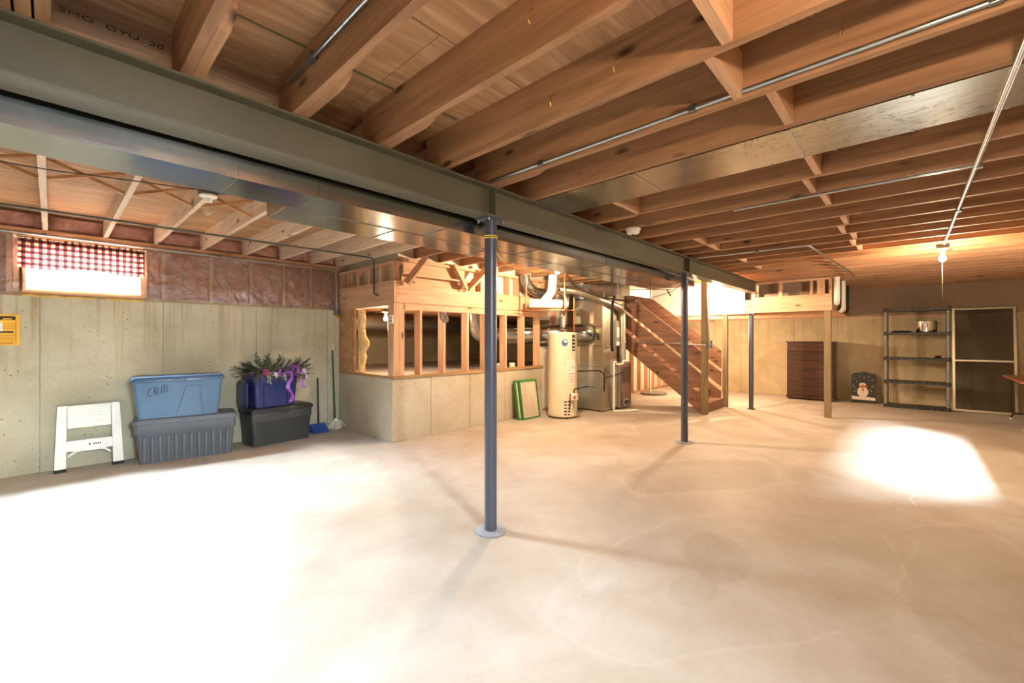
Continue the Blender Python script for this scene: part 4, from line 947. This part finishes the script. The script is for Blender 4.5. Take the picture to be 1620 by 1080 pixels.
m = loft(MB(), [([(y, z) for y, z in rrect(.19, .17, .07)], .0), ([(y, z) for y, z in rrect(.195, .175, .07)], .006), ([(y, z) for y, z in rrect(.195, .175, .07)], .02), ([(y, z) for y, z in rrect(.165, .145, .06)], .03)])
m.v = [(1.715-z+.0*y, 6.40+x, .491+.176+y) for x, y, z in m.v]; m.build('lid_shell', 'navy_bin', t, True)
# wreath
t = thing('wreath', 'greenery wreath with purple flowers and ribbon on the navy bin', 'wreath', (2.08, 6.38, .90))
random.seed(21); CX, CY, CZ = 2.08, 6.37, .93
MB().tube(arc((CX, CY, CZ), .24, 0, 2*math.pi, (1,0,0), (0,.75,.12), 30), .022, 8).build('vine_ring', 'weathered', t, True)
def leaf(m, p, d, L, w):
    d = d.normalized(); s = d.cross(Vector((0,0,1)));
    if s.length < .1: s = Vector((1,0,0))
    s.normalize(); n = s.cross(d)*.004
    a = [p, p+d*L*.35+s*w+n, p+d*L, p+d*L*.35-s*w+n]
    m.add(a+[v-n*.6 for v in a], [(0,1,2,3),(7,6,5,4),(0,4,5,1),(1,5,6,2),(2,6,7,3),(3,7,4,0)])
sprigs = 96
for k in range(sprigs):
    a = 2*math.pi*k/sprigs+random.uniform(-.1, .1)
    p = Vector((CX+.25*math.cos(a), CY+.17*math.sin(a), CZ+.02+random.uniform(-.02, .03)))
    d = Vector((math.cos(a)*1.25+random.uniform(-.6, .6), math.sin(a)*.55+random.uniform(-.5, .4), random.uniform(-.25, 1.0)))
    if p.y+d.normalized().y*.26 > 6.56: d.y = -abs(d.y)*.2
    d.normalize(); m = MB(); L = random.uniform(.12, .25)
    m.tube([p, p+d*L*.5+Vector((0, 0, .008)), p+d*L], [.003, .0025, .001], 5)
    for q in range(9):
        tt = .15+.85*q/8; side = d.cross(Vector((0,0,1))); side = side.normalized() if side.length > .1 else Vector((1,0,0))
        leaf(m, p+d*L*tt, d*.8+side*(1 if q % 2 else -1)*random.uniform(.5, 1)+Vector((0,0,random.uniform(-.3, .3))), random.uniform(.045, .08), .011)
    m.build('sprig', random.choice(['leaf', 'leaf', 'leaf_dark', 'purple_flower' if k % 3 == 0 else 'leaf']), t)
for k in range(16):                        # sprigs drooping over the front rim
    x = 1.78+.62*k/15+random.uniform(-.02, .02); p = Vector((x, 6.165, .935)); d = Vector((random.uniform(-.5, .5), -.35, random.uniform(-.8, -.2))).normalized(); m = MB(); L = random.uniform(.07, .13)
    m.tube([p, p+d*L], [.003, .001], 5)
    for q in range(6): leaf(m, p+d*L*(.2+.16*q), d+Vector((1 if q % 2 else -1, -.2, .1))*random.uniform(.5, .9), random.uniform(.035, .06), .010)
    m.build('sprig', ('leaf', 'purple_flower', 'leaf_dark', 'leaf', 'white_flower')[k % 5], t)
def bloom(p, r, mat):
    m = MB()
    for k in range(7):
        a = k*2.4; d = Vector((math.cos(a), -.6, math.sin(a)*.8)); leaf(m, Vector(p), d, r*1.4, r*.55)
    m.lathe([(0, -r*.5), (r*.5, 0), (0, r*.5)], p, 10); return m.build('flower', mat, t)
for p, r, mt in (((2.22, 6.12, 1.02), .045, 'ribbon'), ((1.90, 6.14, .96), .045, 'pink_flower'), ((2.02, 6.14, .92), .04, 'white_flower'), ((2.30, 6.16, 1.0), .045, 'pink_flower'), ((2.39, 6.17, .95), .045, 'white_flower'), ((2.14, 6.14, .98), .04, 'purple_flower'), ((1.76, 6.22, .94), .03, 'purple_flower')): bloom(p, r, mt)
def ribbon(pts, w, nm):
    m = MB(); n = len(pts)
    for k, p in enumerate(pts):
        p = Vector(p); tw = .8*math.sin(k*.9)
        m.v += [tuple(p+Vector((w*math.cos(tw), w*.5*math.sin(tw), 0))), tuple(p-Vector((w*math.cos(tw), w*.5*math.sin(tw), 0))), tuple(p+Vector((w*math.cos(tw), w*.5*math.sin(tw)+.003, 0))), tuple(p+Vector((-w*math.cos(tw), -w*.5*math.sin(tw)+.003, 0)))]
    for k in range(n-1):
        a, b = 4*k, 4*k+4
        m.f += [(a, a+1, b+1, b), (a+2, b+2, b+3, a+3), (a, b, b+2, a+2), (a+1, a+3, b+3, b+1)]
    return m.build(nm, 'ribbon', t, True)
ribbon([(2.18+.03*math.sin(k*.8), 6.11-.004*k, .96-.034*k) for k in range(13)], .027, 'ribbon_tail'); ribbon([(2.36+.02*math.sin(k), 6.13-.003*k, .93-.03*k) for k in range(8)], .022, 'ribbon_tail')
for s in (-1, 1):
    ribbon([(2.18+s*(.02+.10*math.sin(math.pi*k/8)), 6.12-.02*math.sin(math.pi*k/4), .96+.05*math.sin(2*math.pi*k/8)) for k in range(9)], .018, 'bow_loop')
# dustpan and mop
t = thing('dustpan', 'blue upright dustpan with long dark handle beside the charcoal bin', 'dustpan', (2.76, 6.5, 0))
MB().prism([(6.40, .0), (6.60, .0), (6.60, .11), (6.56, .12)], lambda y, z: (2.62, y, z), lambda y, z: (2.85, y, z)).build('pan', 'dustpan_blue', t, bevel=.004)
MB().tube([(2.76, 6.57, .11), (2.765, 6.62, .80)], .011, 10).build('handle', 'black_plastic', t, True)
t = thing('mop', 'string mop with green handle standing in the wall corner', 'mop', (3.0, 6.5, 0))
MB().tube([(3.0, 6.54, .14), (3.0, 6.635, 1.22)], .0125, 10).build('handle', 'mop_green', t, True); MB().tube([(3.0, 6.635, 1.2205), (3.001, 6.641, 1.30)], .0125, 10).build('handle_grip', 'white_plastic', t, True)
MB().tube([(3.0, 6.535, .10), (3.0, 6.54, .16)], .03, 10).build('clamp', 'white_plastic', t, True)
random.seed(9); m = MB()
for k in range(90):
    a = random.uniform(0, 2*math.pi); R = random.uniform(.05, .115); cx, cy = 3.0+random.uniform(-.03, .03), 6.50+random.uniform(-.02, .02)
    e = (cx+R*1.1*math.cos(a), min(6.64, cy+R*math.sin(a)), random.uniform(.006, .05))
    if e[0] > 3.11: e = (3.11, e[1], e[2])
    m.tube([(3.0, 6.535, .12), ((3.0+e[0])/2+.01, (6.535+e[1])/2, .11+random.uniform(0, .02)), e], .006, 5)
o = m.build('strings', 'mop_cotton', t, True); o['kind'] = 'stuff'
